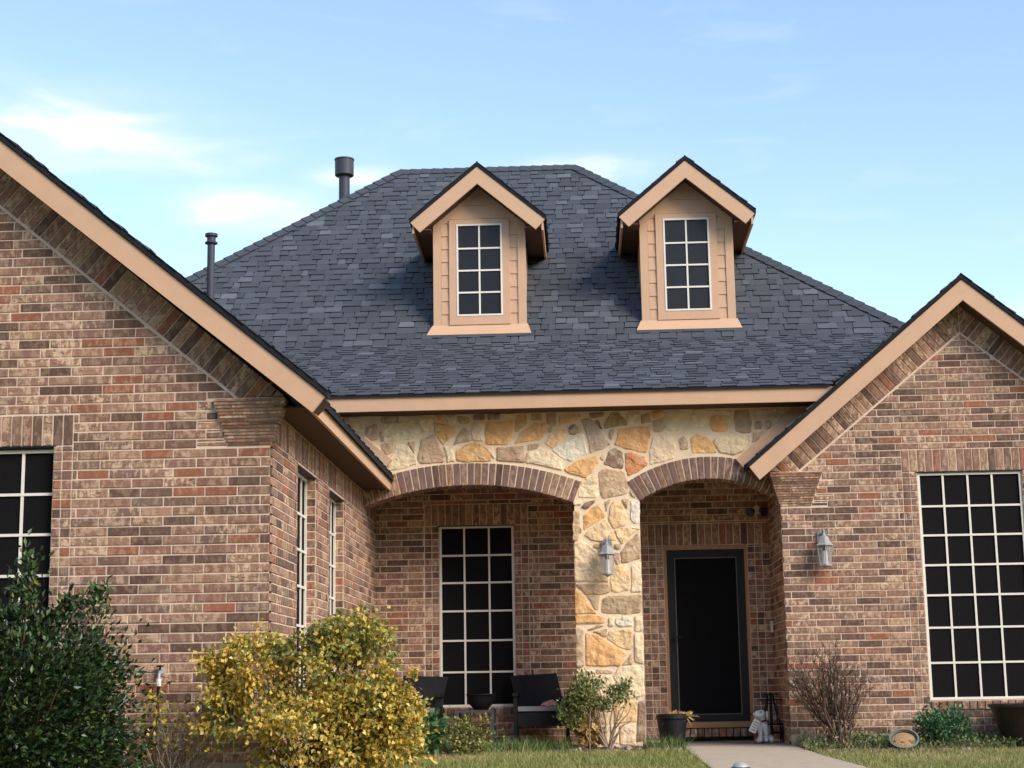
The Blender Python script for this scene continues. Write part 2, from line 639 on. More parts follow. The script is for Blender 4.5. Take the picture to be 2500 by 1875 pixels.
# ---- right wing front
RW = (3.95, 5.085, 0.338, 2.80)
MR, RAP = 0.819, 4.515
zmr = lambda x: 4.34 - MR*abs(x-RAP)
w_right = wall_part('right_wing_wall', [(XR, 0), (2*RAP-XR, 0), (2*RAP-XR, zmr(XR)+0.33), (RAP, 4.67), (XR, zmr(XR)+0.33)], fr_right, [RW])
resR = [(RW[0]-0.16, RW[1]+0.16, RW[2]-0.1, RW[3]+0.252)]
field(w_right, fr_right, XR-0.012, 2*RAP-XR, 0, 60, lambda k: XR+0.074 if k % 2 else XR, resR + [(XR-0.2, 2.79, 2.452, 2.49), (XR-0.2, 2.815, 2.49, 2.57), (XR-.2, 2.845, 2.57, 2.65), (XR-.2, 2.875, 2.65, 2.73), (XR-.2, 2.915, 2.73, 2.835)],
      [(MR, 1, 4.34+MR*RAP), (-MR, 1, 4.34-MR*RAP)])
columns(w_right, fr_right, [(RW[0]-0.075, RW[0]), (RW[0]-0.16, RW[0]-0.075), (RW[1], RW[1]+0.075), (RW[1]+0.075, RW[1]+0.16)], 0, 40, RW[2]-0.1, RW[3])
soldiers(w_right, fr_right, RW[0]-0.16, RW[1]+0.16, RW[3], RW[3]+0.252)
soldiers(w_right, fr_right, RW[0], RW[1], RW[2]-0.1, RW[2], 'sill_brick', 0.03)
rake_bricks(w_right, fr_right, XR-0.09, zmr(XR-0.09), MR, 1, 45, 2.835, RAP)
rake_bricks(w_right, fr_right, 2*RAP-XR+0.09, zmr(XR-0.09), MR, -1, 45, 2.835, RAP)

# ---- right wing side wall (inside the porch)
w_rside = wall_part('right_wing_side_wall', [(0.005, -0.1), (YB, -0.1), (YB, 2.95), (0.005, 2.95)], fr_rside)
field(w_rside, fr_rside, -0.006, YB, -1, 38, lambda k: 0.002 if k % 2 else 0.074)

# ---- porch back wall
PW_ = (-1.425, -0.540, 0.335, 2.445)
DR = (1.212, 2.190, -0.1, 2.158)
w_back = wall_part('porch_back_wall', [(XL, -0.1), (XR, -0.1), (XR, 2.95), (XL, 2.95)], fr_back, [PW_, DR])
resB = [(PW_[0]-0.17, PW_[1]+0.17, PW_[2]-0.1, PW_[3]+0.252), (0.955, XR, -0.2, DR[3]+0.255)]
field(w_back, fr_back, XL, XR, -1, 38, lambda k: XL+0.055 if k % 2 else XL+0.13, resB)
columns(w_back, fr_back, [(PW_[0]-0.085, PW_[0]), (PW_[0]-0.17, PW_[0]-0.085), (PW_[1], PW_[1]+0.085), (PW_[1]+0.085, PW_[1]+0.17)], -1, 40, PW_[2]-0.1, PW_[3])
columns(w_back, fr_back, [(DR[0]-0.0855*(i+1), DR[0]-0.0855*i) for i in range(3)] + [(DR[1]+0.087*i, DR[1]+0.087*(i+1)) for i in range(3)], -1, 40, -0.1, DR[3])
soldiers(w_back, fr_back, PW_[0]-0.17, PW_[1]+0.17, PW_[3], PW_[3]+0.252)
soldiers(w_back, fr_back, 0.955, XR, DR[3], DR[3]+0.255)
soldiers(w_back, fr_back, PW_[0], PW_[1], PW_[2]-0.1, PW_[2], 'sill_brick', 0.03)
soldiers(w_back, fr_back, DR[0], DR[1], -0.046, 0.056, 'sill_brick', 0.05)

# ---- corbels at the foot of each gable: thin stepped courses
def corbel(name, fr, bl, br, tl, tr, back):
    a, core = Acc(), Acc()
    n = 14
    for i in range(n):
        t = (i+0.5)/n
        x0, x1 = bl+(tl-bl)*t, br+(tr-br)*t
        z0, z1 = 2.452+i*0.0268, 2.452+(i+1)*0.0268
        d = 0.008+0.055*t
        core.add(*boxf(fr, x0+0.012, x1-0.012, z0, z1, -back, d-0.012))
        u = x0
        while u < x1-0.01:
            w = min(random.uniform(0.09, 0.3), x1-u)
            if x1-u-w < 0.05:
                w = x1-u
            c, m = brick_col()
            a.add(*boxf(fr, u+0.003, u+w-0.003, z0+0.0045, z1-0.0045, -back, d+random.uniform(-0.002, 0.002)), c, m)
            u += w
    o = core.build(name, 'mortar', house)
    a.build('corbel_brick', 'brick', o, 'stuff')


def boxf(fr, u0, u1, z0, z1, d0, d1):
    v = [fr(u, z, d) for u in (u0, u1) for d in (d0, d1) for z in (z0, z1)]
    return v, [(0, 1, 3, 2), (4, 6, 7, 5), (0, 4, 5, 1), (2, 3, 7, 6), (0, 2, 6, 4), (1, 5, 7, 3)]


corbel('corbel', fr_left, -2.513, XL+0.006, -2.633, XL+0.135, 0.12)
corbel('corbel', fr_right, XR-0.006, 2.783, XR-0.12, 2.918, 0.12)

# ---- stone porch front with two brick arches
AL = (-0.990, -0.457, 3.247)       # centre x, centre z, inner radius
AR = (1.681, 1.401, 1.404)
RB = 0.245


def circ(a, x, extra=0.0):
    return a[1] + math.sqrt((a[2]+extra)**2-(x-a[0])**2)


def arch_pts(a, xa, xb, extra, n=24):
    """points on the arch circle between two x"""
    t0, t1 = math.acos((xa-a[0])/(a[2]+extra)), math.acos((xb-a[0])/(a[2]+extra))
    return [(a[0]+(a[2]+extra)*math.cos(t0+(t1-t0)*i/n), a[1]+(a[2]+extra)*math.sin(t0+(t1-t0)*i/n)) for i in range(n+1)]


out = [(XL, 3.0), (-2.8, 3.0), (-2.8, 3.62), (XR+0.5, 3.62), (XR+0.5, 3.0), (XR, 2.9)]
out += arch_pts(AR, XR, 0.777, RB) + [(0.911, 2.575), (0.905, -0.1), (0.17, -0.1), (0.19, 2.576)] + arch_pts(AL, 0.277, XL, RB)
sa = Acc()
sa.poly_extrude(out, fr_stone, -0.3, 0.0)
w_stone = sa.build('stone_porch_wall', 'smortar', house)

for a, xa, xb, xoa, xob in ((AL, 0.19, XL, 0.277, XL), (AR, XR, 0.911, XR, 0.777)):
    ai = arch_pts(a, xa, xb, 0.0)
    ao = arch_pts(a, xoa, xob, RB)
    ar = Acc()
    ar.poly_extrude(ai+ao[::-1], fr_stone, -0.3, 0.004)
    arch = ar.build('brick_arch', 'smortar', house)
    rm = a[2]+RB/2
    t0 = math.atan2(ai[0][1]-a[1], ai[0][0]-a[0])
    t1 = math.atan2(ai[-1][1]-a[1], ai[-1][0]-a[0])
    n = round(abs(t1-t0)*rm/0.0785)
    for i in range(n):
        ta, tb = t0+(t1-t0)*i/n, t0+(t1-t0)*(i+1)/n
        q = [(a[0]+r*math.cos(t), a[1]+r*math.sin(t)) for t, r in ((ta, a[2]-0.02), (tb, a[2]-0.02), (tb, a[2]+RB), (ta, a[2]+RB))]
        p = inset(q, 0.0085)
        c, m = brick_col()
        add_piece('arch_brick', arch, p, fr_stone, 0.016+random.uniform(-0.003, 0.003), -0.292, colr=(tuple(v*0.72 for v in lin(142, 108, 98)) if random.random() < 0.55 else tuple(v*0.8 for v in c), m*0.5))

# ---- stones: centres seen in the photograph, grown to a power diagram
W_, C_, T_, D_, O_, L_, R_O = (lin(246, 228, 200), lin(247, 216, 174), lin(202, 166, 130), lin(156, 124, 102), lin(236, 178, 116), lin(242, 200, 148), lin(216, 140, 90))
P_ = lin(208, 176, 150)
STONES = []


def trace(ox, oy, sc, lst):
    """outlines read off the photograph, set on the plane of the stone wall"""
    for c, pts in lst:
        q = [at(ox+pts[k]/sc, oy+pts[k+1]/sc, YS) for k in range(0, len(pts), 2)]
        STONES.append((c, [(v.x, v.z) for v in q]))


trace(600, 940, 2.592, [
    (T_, (860, 195, 970, 195, 968, 240, 900, 245, 855, 235)), (T_, (765, 270, 825, 245, 838, 290, 835, 345, 790, 350, 755, 320)),
    (C_, (845, 255, 960, 245, 1060, 215, 1120, 300, 1060, 345, 930, 358, 870, 355)), (C_, (975, 200, 1080, 195, 1185, 215, 1190, 290, 1125, 300, 1065, 212)),
    (C_, (600, 212, 690, 205, 740, 240, 745, 300, 690, 300)), (C_, (700, 310, 745, 305, 800, 360, 850, 390, 855, 440, 800, 420)), (T_, (845, 300, 865, 290, 880, 350, 865, 360)), (T_, (865, 370, 940, 365, 925, 430, 890, 445, 860, 400)),
    (C_, (950, 375, 1020, 375, 1070, 440, 1085, 500, 985, 530, 890, 545, 910, 480)), (T_, (1025, 360, 1075, 358, 1070, 440)),
    (T_, (1110, 345, 1190, 310, 1225, 380, 1265, 440, 1255, 490, 1110, 500, 1085, 470)), (O_, (1190, 235, 1270, 250, 1335, 265, 1325, 310, 1250, 380, 1195, 310)),
    (T_, (1380, 270, 1415, 295, 1430, 355, 1315, 380, 1340, 320)), (O_, (1330, 420, 1400, 370, 1480, 362, 1550, 430, 1555, 480, 1400, 490, 1335, 480)),
    (C_, (1255, 390, 1310, 390, 1325, 480, 1275, 490, 1270, 430)), (C_, (1435, 240, 1505, 235, 1510, 370, 1480, 355, 1435, 350, 1430, 300)),
    (T_, (1345, 195, 1410, 205, 1415, 240, 1360, 248, 1340, 225)), (W_, (1270, 195, 1330, 195, 1335, 240, 1280, 245)), (D_, (1440, 190, 1515, 185, 1510, 222, 1440, 225)),
    (D_, (1530, 182, 1610, 180, 1605, 218, 1530, 222)), (O_, (1525, 235, 1695, 228, 1690, 345, 1650, 380, 1520, 380, 1515, 300)), (O_, (1715, 190, 1780, 185, 1780, 250, 1705, 300, 1705, 240)),
    (T_, (1805, 182, 1870, 180, 1872, 225, 1810, 225)), (T_, (1590, 395, 1755, 385, 1765, 430, 1770, 490, 1700, 485, 1590, 478)), (O_, (1740, 300, 1830, 235, 1905, 240, 1900, 300, 1870, 345, 1700, 372)),
    (T_, (1905, 180, 1965, 180, 1965, 255, 1935, 262, 1905, 240)), (L_, (1925, 310, 1980, 275, 2025, 280, 2020, 330, 1940, 405, 1895, 375)), (T_, (1790, 375, 1860, 370, 1850, 400, 1785, 415)),
    (C_, (1780, 430, 1860, 395, 1930, 420, 2000, 470, 2005, 540, 1880, 510, 1775, 495)), (T_, (2040, 290, 2080, 250, 2125, 270, 2118, 300, 2060, 315)),
    (W_, (1935, 410, 2060, 335, 2140, 310, 2165, 430, 2060, 485, 2000, 465)), (T_, (1915, 270, 1940, 268, 1930, 300, 1912, 300)), (L_, (1985, 190, 2115, 185, 2120, 215, 1985, 260)),
    (C_, (1620, 180, 1700, 182, 1695, 215, 1620, 216)), (O_, (1195, 195, 1255, 195, 1260, 235, 1200, 222)), (C_, (1440, 365, 1500, 375, 1560, 395, 1575, 470, 1560, 440, 1490, 360))])
trace(1350, 980, 5.183, [
    (P_, (350, 230, 440, 215, 500, 240, 620, 400, 730, 545, 640, 600, 470, 660, 430, 430)), (D_, (200, 330, 270, 285, 340, 340, 310, 400, 270, 425, 210, 415)),
    (D_, (460, 150, 650, 140, 640, 190, 510, 215, 465, 195)), (lin(186, 152, 108), (740, 140, 830, 140, 920, 240, 945, 300, 650, 350, 640, 290)), (D_, (530, 245, 580, 240, 630, 355, 600, 350)),
    (T_, (710, 380, 780, 345, 770, 420, 735, 490, 715, 440)), (O_, (830, 360, 1000, 320, 1230, 320, 1240, 430, 1190, 650, 1100, 640, 920, 600, 780, 550)),
    (C_, (950, 145, 1090, 140, 1110, 220, 1100, 285, 960, 300, 935, 220)), (T_, (1115, 170, 1215, 140, 1240, 260, 1115, 290)), (O_, (1245, 130, 1400, 120, 1385, 190, 1270, 215)),
    (T_, (1260, 250, 1390, 215, 1420, 330, 1400, 380, 1280, 390)), (C_, (1415, 140, 1600, 130, 1600, 370, 1440, 370, 1420, 270)),
    (C_, (1260, 450, 1400, 410, 1500, 450, 1555, 560, 1540, 720, 1380, 770, 1230, 800, 1220, 640)), (D_, (710, 620, 790, 590, 880, 640, 900, 770, 880, 855, 770, 840, 640, 790, 690, 690)),
    (R_O, (910, 650, 1000, 645, 1160, 700, 1200, 800, 1080, 890, 950, 950, 920, 850)), (O_, (140, 860, 330, 740, 560, 690, 585, 760, 500, 900, 410, 970, 180, 900)),
    (T_, (590, 880, 680, 850, 890, 890, 960, 1010, 950, 1160, 860, 1190, 640, 1235, 600, 1180, 575, 920)), (C_, (360, 990, 560, 930, 580, 1180, 560, 1220, 330, 1215, 320, 1130)),
    (C_, (610, 690, 680, 660, 650, 750, 600, 720)), (T_, (980, 1110, 1050, 1220, 1000, 1200, 975, 1160))])
trace(1700, 900, 4.88, [
    (O_, (170, 590, 240, 555, 350, 560, 380, 640, 370, 730, 280, 760, 190, 740, 165, 660)), (T_, (450, 500, 620, 490, 660, 640, 655, 760, 550, 770, 470, 740, 445, 600)),
    (C_, (650, 500, 960, 470, 950, 590, 800, 600, 660, 600)), (T_, (720, 620, 775, 630, 785, 710, 695, 720, 700, 650)), (T_, (815, 620, 880, 610, 900, 670, 860, 720, 815, 720)),
    (T_, (680, 760, 800, 745, 740, 840, 670, 880)), (C_, (230, 820, 400, 790, 650, 790, 650, 880, 560, 980, 450, 1030, 280, 1000, 200, 870)),
    (O_, (-70, 830, 10, 770, 120, 810, 180, 860, 250, 1000, 100, 1005, -50, 1000)), (T_, (-210, 850, -150, 800, -100, 860, -90, 960, -190, 970)), (C_, (-20, 480, 130, 490, 150, 620, 60, 700, -80, 690, -60, 560)),
    (C_, (970, 480, 1150, 460, 1050, 560, 960, 590)), (C_, (170, 500, 430, 495, 430, 560, 400, 600, 350, 545, 240, 540))])
trace(1380, 1150, 4.74, [
    (C_, (92, 350, 180, 345, 190, 390, 95, 400)), (D_, (185, 420, 235, 360, 350, 335, 345, 360, 260, 440)), (T_, (90, 465, 165, 460, 170, 640, 200, 690, 160, 740, 150, 810, 85, 800, 84, 640)),
    (O_, (210, 520, 310, 420, 390, 395, 440, 470, 465, 530, 330, 610, 215, 690)), (L_, (520, 420, 560, 345, 640, 350, 690, 450, 720, 560, 700, 630, 560, 665, 500, 560)),
    (W_, (755, 340, 860, 345, 865, 480, 855, 600, 800, 610, 755, 560)), (T_, (455, 360, 530, 325, 480, 470)), (T_, (655, 325, 740, 325, 715, 440)),
    (L_, (220, 740, 340, 630, 470, 555, 530, 640, 490, 760, 420, 820, 300, 800)), (L_, (500, 745, 555, 690, 600, 800, 510, 800)), (L_, (570, 680, 720, 650, 830, 680, 740, 760, 660, 850, 600, 760)),
    (T_, (330, 850, 420, 820, 430, 890, 330, 890)), (T_, (570, 840, 650, 850, 640, 905, 570, 900)), (T_, (640, 940, 720, 820, 850, 700, 870, 900, 875, 1010, 720, 1060, 650, 1065)),
    (C_, (97, 830, 200, 810, 330, 900, 380, 940, 390, 1150, 420, 1210, 510, 1220, 510, 1285, 110, 1280, 105, 1000)), (T_, (560, 940, 630, 950, 640, 1060, 600, 1090, 560, 1000)),
    (L_, (560, 1110, 700, 1075, 740, 1150, 760, 1280, 740, 1380, 600, 1410, 530, 1390, 520, 1250)), (C_, (765, 1100, 880, 1050, 888, 1290, 880, 1400, 760, 1400, 770, 1250)),
    (T_, (120, 1310, 510, 1310, 520, 1400, 400, 1430, 240, 1430, 150, 1340)), (O_, (112, 1370, 170, 1400, 260, 1500, 330, 1620, 370, 1650, 112, 1655)),
    (T_, (250, 1440, 400, 1435, 390, 1600, 350, 1610)), (lin(182, 150, 118), (430, 1480, 480, 1445, 880, 1430, 888, 1560, 870, 1640, 700, 1660, 420, 1640)), (C_, (640, 660, 740, 640, 860, 650, 862, 680, 840, 672))])
trace(900, 1500, 2.765, [
    (O_, (1395, 5, 1500, 0, 1600, 20, 1590, 60, 1400, 65)), (C_, (1620, 20, 1655, 15, 1655, 80, 1620, 80)), (W_, (1670, 25, 1720, 12, 1780, 20, 1785, 75, 1700, 85, 1665, 60)),
    (C_, (1795, 15, 1850, 10, 1855, 110, 1800, 115)), (T_, (1395, 85, 1450, 95, 1455, 350, 1405, 365)), (T_, (1480, 100, 1560, 65, 1590, 75, 1500, 105)), (T_, (1515, 115, 1610, 95, 1610, 150, 1580, 150)),
    (L_, (1625, 110, 1780, 95, 1785, 230, 1750, 240, 1680, 215, 1610, 165)), (O_, (1465, 125, 1540, 130, 1660, 210, 1740, 265, 1700, 350, 1560, 350, 1470, 345)), (T_, (1780, 260, 1785, 335, 1710, 345)),
    (C_, (1795, 130, 1855, 130, 1858, 335, 1800, 320)), (C_, (1405, 375, 1525, 375, 1525, 400, 1420, 400)), (T_, (1535, 370, 1640, 375, 1650, 395, 1540, 400)),
    (C_, (1690, 350, 1860, 345, 1866, 545, 1760, 570, 1690, 500, 1650, 420)), (C_, (1410, 410, 1640, 415, 1680, 510, 1600, 560, 1420, 560)), (C_, (1420, 575, 1590, 570, 1640, 640, 1600, 740, 1430, 720)),
    (L_, (1650, 560, 1740, 580, 1815, 585, 1810, 720, 1660, 740)), (D_, (1820, 590, 1865, 580, 1868, 850, 1810, 860)), (O_, (1420, 740, 1530, 750, 1540, 860, 1480, 890, 1415, 880)),
    (C_, (1545, 755, 1680, 750, 1690, 870, 1550, 885)), (C_, (1695, 750, 1805, 740, 1800, 890, 1700, 880))])


def stone(acc, poly, col, proud):
    n = len(poly)
    cx, cz = sum(p[0] for p in poly)/n, sum(p[1] for p in poly)/n
    rings = []
    for sc, d in ((1.0, -0.004), (1.0, proud*0.45), (0.93, proud*0.8), (0.6, proud)):
        rings.append([fr_stone(cx+(u-cx)*sc, cz+(z-cz)*sc, d+(random.uniform(-0.0015, 0.0015) if sc < 1 else 0)) for u, z in poly])
    vs = [v for r in rings for v in r] + [fr_stone(cx, cz, proud+random.uniform(-0.001, 0.002))]
    fs = []
    for r in range(3):
        for i in range(n):
            fs.append((r*n+i, r*n+(i+1) % n, (r+1)*n+(i+1) % n, (r+1)*n+i))
    for i in range(n):
        fs.append((3*n+i, 3*n+(i+1) % n, 4*n))
    acc.add(vs, fs, col, random.uniform(0.3, 1.0))


def roughen(poly):
    """break long edges and round the corners so the outline is not straight"""
    out = []
    n = len(poly)
    for i in range(n):
        p, q, r = poly[i-1], poly[i], poly[(i+1) % n]
        la, lb = math.dist(p, q), math.dist(q, r)
        ta, tb = min(0.3, 0.012/max(la, 1e-4)), min(0.3, 0.012/max(lb, 1e-4))
        out.append((q[0]+(p[0]-q[0])*ta, q[1]+(p[1]-q[1])*ta))
        out.append((q[0]+(r[0]-q[0])*tb, q[1]+(r[1]-q[1])*tb))
        if lb > 0.09:
            k = 2 if lb > 0.18 else 1
            nx, nz_ = (r[1]-q[1])/lb, -(r[0]-q[0])/lb
            for j in range(k):
                t = (j+1)/(k+1)
                w = random.uniform(-0.009, 0.003)
                out.append((q[0]+(r[0]-q[0])*t+nx*w, q[1]+(r[1]-q[1])*t+nz_*w))
    return out


for c, p in STONES:
    if area(p) < 0:
        p = p[::-1]
    cx, cz = sum(q[0] for q in p)/len(p), sum(q[1] for q in p)/len(p)
    k = 1+0.003/math.sqrt(abs(area(p)))
    p = [(cx+(u-cx)*k, cz+(z-cz)*k) for u, z in p]
    a = Acc()
    stone(a, roughen(p), tuple(v*0.95 for v in jit(c, 0.07, 0.03)), random.uniform(0.009, 0.022))
    a.build('stone', 'stone', w_stone)

# ---- build the bricks: the 300 that show largest as pieces, the rest joined per wall
def emit():
    for name, lst in PIECES.items():
        lst.sort(key=lambda t: -t[7])
        rest = {}
        for i, (wall, poly, fr, d0, d1, col, mot, ap) in enumerate(lst):
            if i < 300 and ap > 60:
                cu, cz = poly[0]
                o = fr(cu, cz, 0)
                a = Acc()
                prism(a, poly, lambda u, z, d, fr=fr, o=o: fr(u, z, d)-o, d0, d1, col, mot)
                ob = a.build(name, 'brick', wall)
                ob.location = o
            else:
                prism(rest.setdefault(wall.name, (wall, Acc()))[1], poly, fr, d0, d1, col, mot)
        for wall, a in rest.values():
            a.build(name + '_field', 'brick', wall, 'stuff')


emit()

# ---- foundation strips
a = Acc()
a.box(2*LAP-XL-0.02, XL+0.012, YL-0.012, YL+0.2, -0.7, -0.002)
a.box(XL-0.3, XL+0.012, YL+0.2, 0.1, -0.6, -0.002)
a.build('foundation', 'founda', house)
a = Acc()
a.box(XR+0.0, 2*RAP-XR, -0.012, 0.2, -0.5, -0.002)
a.build('foundation', 'founda', house)

# ------------------------------------------------------------------ windows
def window(fr, x0, x1, zs, ncol, d, bar=0.022, name='window', label=None, border=0.026, xs=None):
    zs = sorted(zs)
    z0, z1 = zs[0], zs[-1]
    f = Acc()
    f.add(*boxf(fr, x0, x0+border, z0, z1, d-0.05, d+0.012))
    f.add(*boxf(fr, x1-border, x1, z0, z1, d-0.05, d+0.012))
    f.add(*boxf(fr, x0+border, x1-border, z0, z0+border, d-0.05, d+0.0125))
    f.add(*boxf(fr, x0+border, x1-border, z1-border, z1, d-0.05, d+0.0125))
    o = f.build(name, 'white', house, label=label)
    xs = xs or [x0+(x1-x0)*i/ncol for i in range(ncol+1)]
    for z in zs[1:-1]:
        m = Acc()
        m.add(*boxf(fr, x0+border, x1-border, z-bar/2, z+bar/2, d-0.012, d+0.008))
        m.build('glazing_bar', 'white', o)
    for x in xs[1:-1]:
        m = Acc()
        m.add(*boxf(fr, x-bar/2, x+bar/2, z0+border, z1-border, d-0.012, d+0.006))
        m.build('glazing_bar', 'white', o)
    for i in range(len(xs)-1):
        for j in range(len(zs)-1):
            p = Acc()
            a0, a1 = xs[i]+(0 if i else 0.01), xs[i+1]-(0.01 if i == len(xs)-2 else 0)
            p.add(*boxf(fr, a0+0.002, a1-0.002, zs[j]+0.002, zs[j+1]-0.002, d-0.03, d-0.008+random.uniform(-0.001, 0.001)))
            p.build('pane', 'screen', o)
    return o


window(fr_left, LW[0]-0.02, LW[1]+0.028, [0.345, 0.735, 1.109, 1.459, 1.783, 2.105, 2.462], 4, -0.055)
window(fr_right, RW[0]+0.006, RW[1]-0.004, [0.345, 0.735, 1.109, 1.457, 1.782, 2.106, 2.424, 2.79], 4, -0.03, xs=[3.956, 4.232, 4.501, 4.764, 5.081])
window(fr_back, PW_[0]+0.003, PW_[1]-0.003, [0.338, 0.736, 1.099, 1.442, 1.772, 2.093, 2.440], 3, -0.03)
for w in (W1, W2):
    window(fr_side, w[0]+0.004, w[1]-0.004, [0.345, 0.735, 1.109, 1.459, 1.783, 2.105, 2.462], 4, -0.093)

for fr_, w in ((fr_left, LW), (fr_right, RW), (fr_back, PW_), (fr_side, W1), (fr_side, W2)):
    m = Acc()
    m.add(*boxf(fr_, w[0]-0.02, w[1]+0.02, w[3]-0.009, w[3]+0.003, -0.12, 0.003))
    m.build('steel_lintel', 'black', house)

# ------------------------------------------------------------------ front door
d = Acc()
for (a0, a1, b0, b1) in ((DR[0], DR[0]+0.036, 0.13, DR[3]-0.004), (DR[1]-0.036, DR[1], 0.13, DR[3]-0.004), (DR[0]+0.036, DR[1]-0.036, DR[3]-0.05, DR[3]-0.004)):
    d.add(*boxf(fr_back, a0, a1, b0, b1, -0.1, -0.004))
d.add(*boxf(fr_back, DR[0]-0.0, DR[1]+0.0, 0.062, 0.128, -0.1, 0.03))
dframe = d.build('door_frame', 'copper', house)
sx0, sx1, sz0, sz1 = DR[0]+0.04, DR[1]-0.04, 0.132, DR[3]-0.055
d = Acc()
for q in ((sx0, sx0+0.088, sz0, sz1), (sx1-0.088, sx1, sz0, sz1), (sx0+0.088, sx1-0.088, sz1-0.09, sz1), (sx0+0.088, sx1-0.088, sz0, sz0+0.08)):
    d.add(*boxf(fr_back, *q, -0.06, -0.026))
door = d.build('storm_door', 'storm', house, label='charcoal storm door with a full length dark screen')
d = Acc()
d.add(*boxf(fr_back, sx0+0.09, sx1-0.09, sz0+0.082, sz1-0.092, -0.055, -0.044))
d.build('screen', 'screen', door)
d = Acc()
e0, e1, g0, g1 = sx0+0.084, sx1-0.084, sz0+0.075, sz1-0.085
for q in ((e0, e0+0.012, g0, g1), (e1-0.012, e1, g0, g1), (e0+0.012, e1-0.012, g0, g0+0.012), (e0+0.012, e1-0.012, g1-0.012, g1)):
    d.add(*boxf(fr_back, *q, -0.03, -0.018))
MAT['bead'] = material('door_bead', lin(96, 96, 98), 0.45)
d.build('screen_bead', 'bead', door)
d = Acc()
d.tube([fr_back(sx0+0.05, 1.09, -0.02), fr_back(sx0+0.05, 1.09, 0.03)], 0.012)
d.tube([fr_back(sx0+0.045, 1.09, 0.03), fr_back(sx0+0.15, 1.095, 0.034)], 0.009)
d.add(*boxf(fr_back, sx0+0.03, sx0+0.07, 0.94, 1.16, -0.026, -0.018))
d.build('handle', 'black', door)
d = Acc()
d.box(DR[0]-0.2, DR[1]+0.15, YB-0.62, YB-0.06, -0.098, -0.08)
d = Acc()
for z in (1.13, 1.255):
    d.add(*boxf(fr_rside, 1.22, 1.255, z, z+0.11, 0.0, 0.03))
d = Acc()
d.add(*boxf(fr_rside, 1.22, 1.255, 1.13, 1.26, 0.0, 0.03))
d.build('doorbell', 'white', house)
# floodlight over the door
d = Acc()
d.lathe(fr_back(2.32, 2.56, 0.0), [(0.0, 0), (0.05, 0), (0.05, 0.03), (0.0, 0.032)], 16, (0, -1, 0))
fl = d.build('flood_light', 'white', house)
for sx in (-1, 1):
    d = Acc()
    ax = Vector((0.5*sx, -0.75, -0.4))
    d.lathe(fr_back(2.32+sx*0.05, 2.545, 0.05), [(0.015, -0.03), (0.03, 0.0), (0.055, 0.07), (0.05, 0.075), (0, 0.06)], 14, ax)
    d.build('lamp_head', 'vent', fl)

# ------------------------------------------------------------------ porch ceiling and body of the house
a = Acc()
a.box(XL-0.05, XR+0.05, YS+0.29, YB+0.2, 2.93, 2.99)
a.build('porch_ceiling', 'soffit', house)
a = Acc()
a.box(XL-0.02, XR+0.02, YB+0.32, YB+0.4, -0.1, 3.0)
a.build('room_partition', 'glass_dark', house)

# ------------------------------------------------------------------ trim: rakes, eaves, soffits
def strip(name, pts, y0, y1, mat='paint', parent=house):
    """outline in X-Z, thick from y0 to y1"""
    a = Acc()
    a.poly_extrude(pts, lambda u, z, d: Vector((u, d, z)), y0, y1)
    return a.build(name, mat, parent)


SL, SR = 0.816, 0.842
lt = lambda x: 2.784 + SL*(-1.698-x)
lapx = LAP
strip('rake_board', [(-1.698, lt(-1.698)), (-1.799, 2.66), (lapx, lt(lapx)-0.232), (lapx, lt(lapx))], YL-0.285, YL-0.25)
strip('rake_board', [(2*LAP+1.698, lt(-1.698)), (2*LAP+1.799, 2.66), (lapx, lt(lapx)-0.232), (lapx, lt(lapx))][::-1], YL-0.285, YL-0.25)
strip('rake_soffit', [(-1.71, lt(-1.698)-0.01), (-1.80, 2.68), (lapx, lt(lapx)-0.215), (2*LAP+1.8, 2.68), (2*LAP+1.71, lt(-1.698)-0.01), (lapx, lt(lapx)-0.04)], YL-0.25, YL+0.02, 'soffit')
rt = lambda x: 4.888 - SR*abs(x-4.508)
strip('rake_board', [(2.10, rt(2.10)), (4.508, 4.888), (4.508, 4.656), (2.206, 2.718)], -0.29, -0.255)
strip('rake_board', [(6.916, rt(2.10)), (6.81, 2.718), (4.508, 4.656), (4.508, 4.888)], -0.29, -0.255)
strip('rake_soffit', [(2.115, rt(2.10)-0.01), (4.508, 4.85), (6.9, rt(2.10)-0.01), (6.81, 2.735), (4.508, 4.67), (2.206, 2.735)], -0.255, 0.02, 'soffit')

a = Acc()                                                 # side eave of the left wing
a.box(-1.885, -1.86, YL-0.11, YS-0.02, 2.735, 2.856)
a.build('eave_fascia', 'paint', house)
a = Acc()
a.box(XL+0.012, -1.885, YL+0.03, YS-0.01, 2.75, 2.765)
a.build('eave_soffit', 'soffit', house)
a = Acc()                                                 # main eave over the porch
a.poly_extrude([(-2.75, 3.575), (2.905, 3.575), (3.068, 3.738), (-2.75, 3.738)], lambda u, z, d: Vector((u, d, z)), -0.235, -0.2)
a.build('eave_fascia', 'paint', house)
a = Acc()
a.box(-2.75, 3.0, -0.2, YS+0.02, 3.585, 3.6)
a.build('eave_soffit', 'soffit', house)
strip('flashing_board', [(-2.45, 3.583), (-1.838, 3.077), (-1.913, 2.994), (-2.6, 3.560), (-2.6, 3.583)], YS-0.06, YS-0.002)
strip('flashing_board', [(1.995, 2.997), (2.66, 3.578), (2.85, 3.578), (2.075, 2.901)], YS-0.06, YS-0.002)

# ------------------------------------------------------------------ roofs
SH = [(lin(92, 95, 101), 46), (lin(98, 101, 107), 30), (lin(85, 88, 94), 14), (lin(110, 113, 119), 8), (lin(122, 125, 130), 2)]
SHW = [s[1] for s in SH]
SHK = 0.7
SHPIECES = []


def shcol():
    c = jit(random.choices(SH, SHW)[0][0], 0.06, 0.015)
    return tuple(v*SHK for v in c)


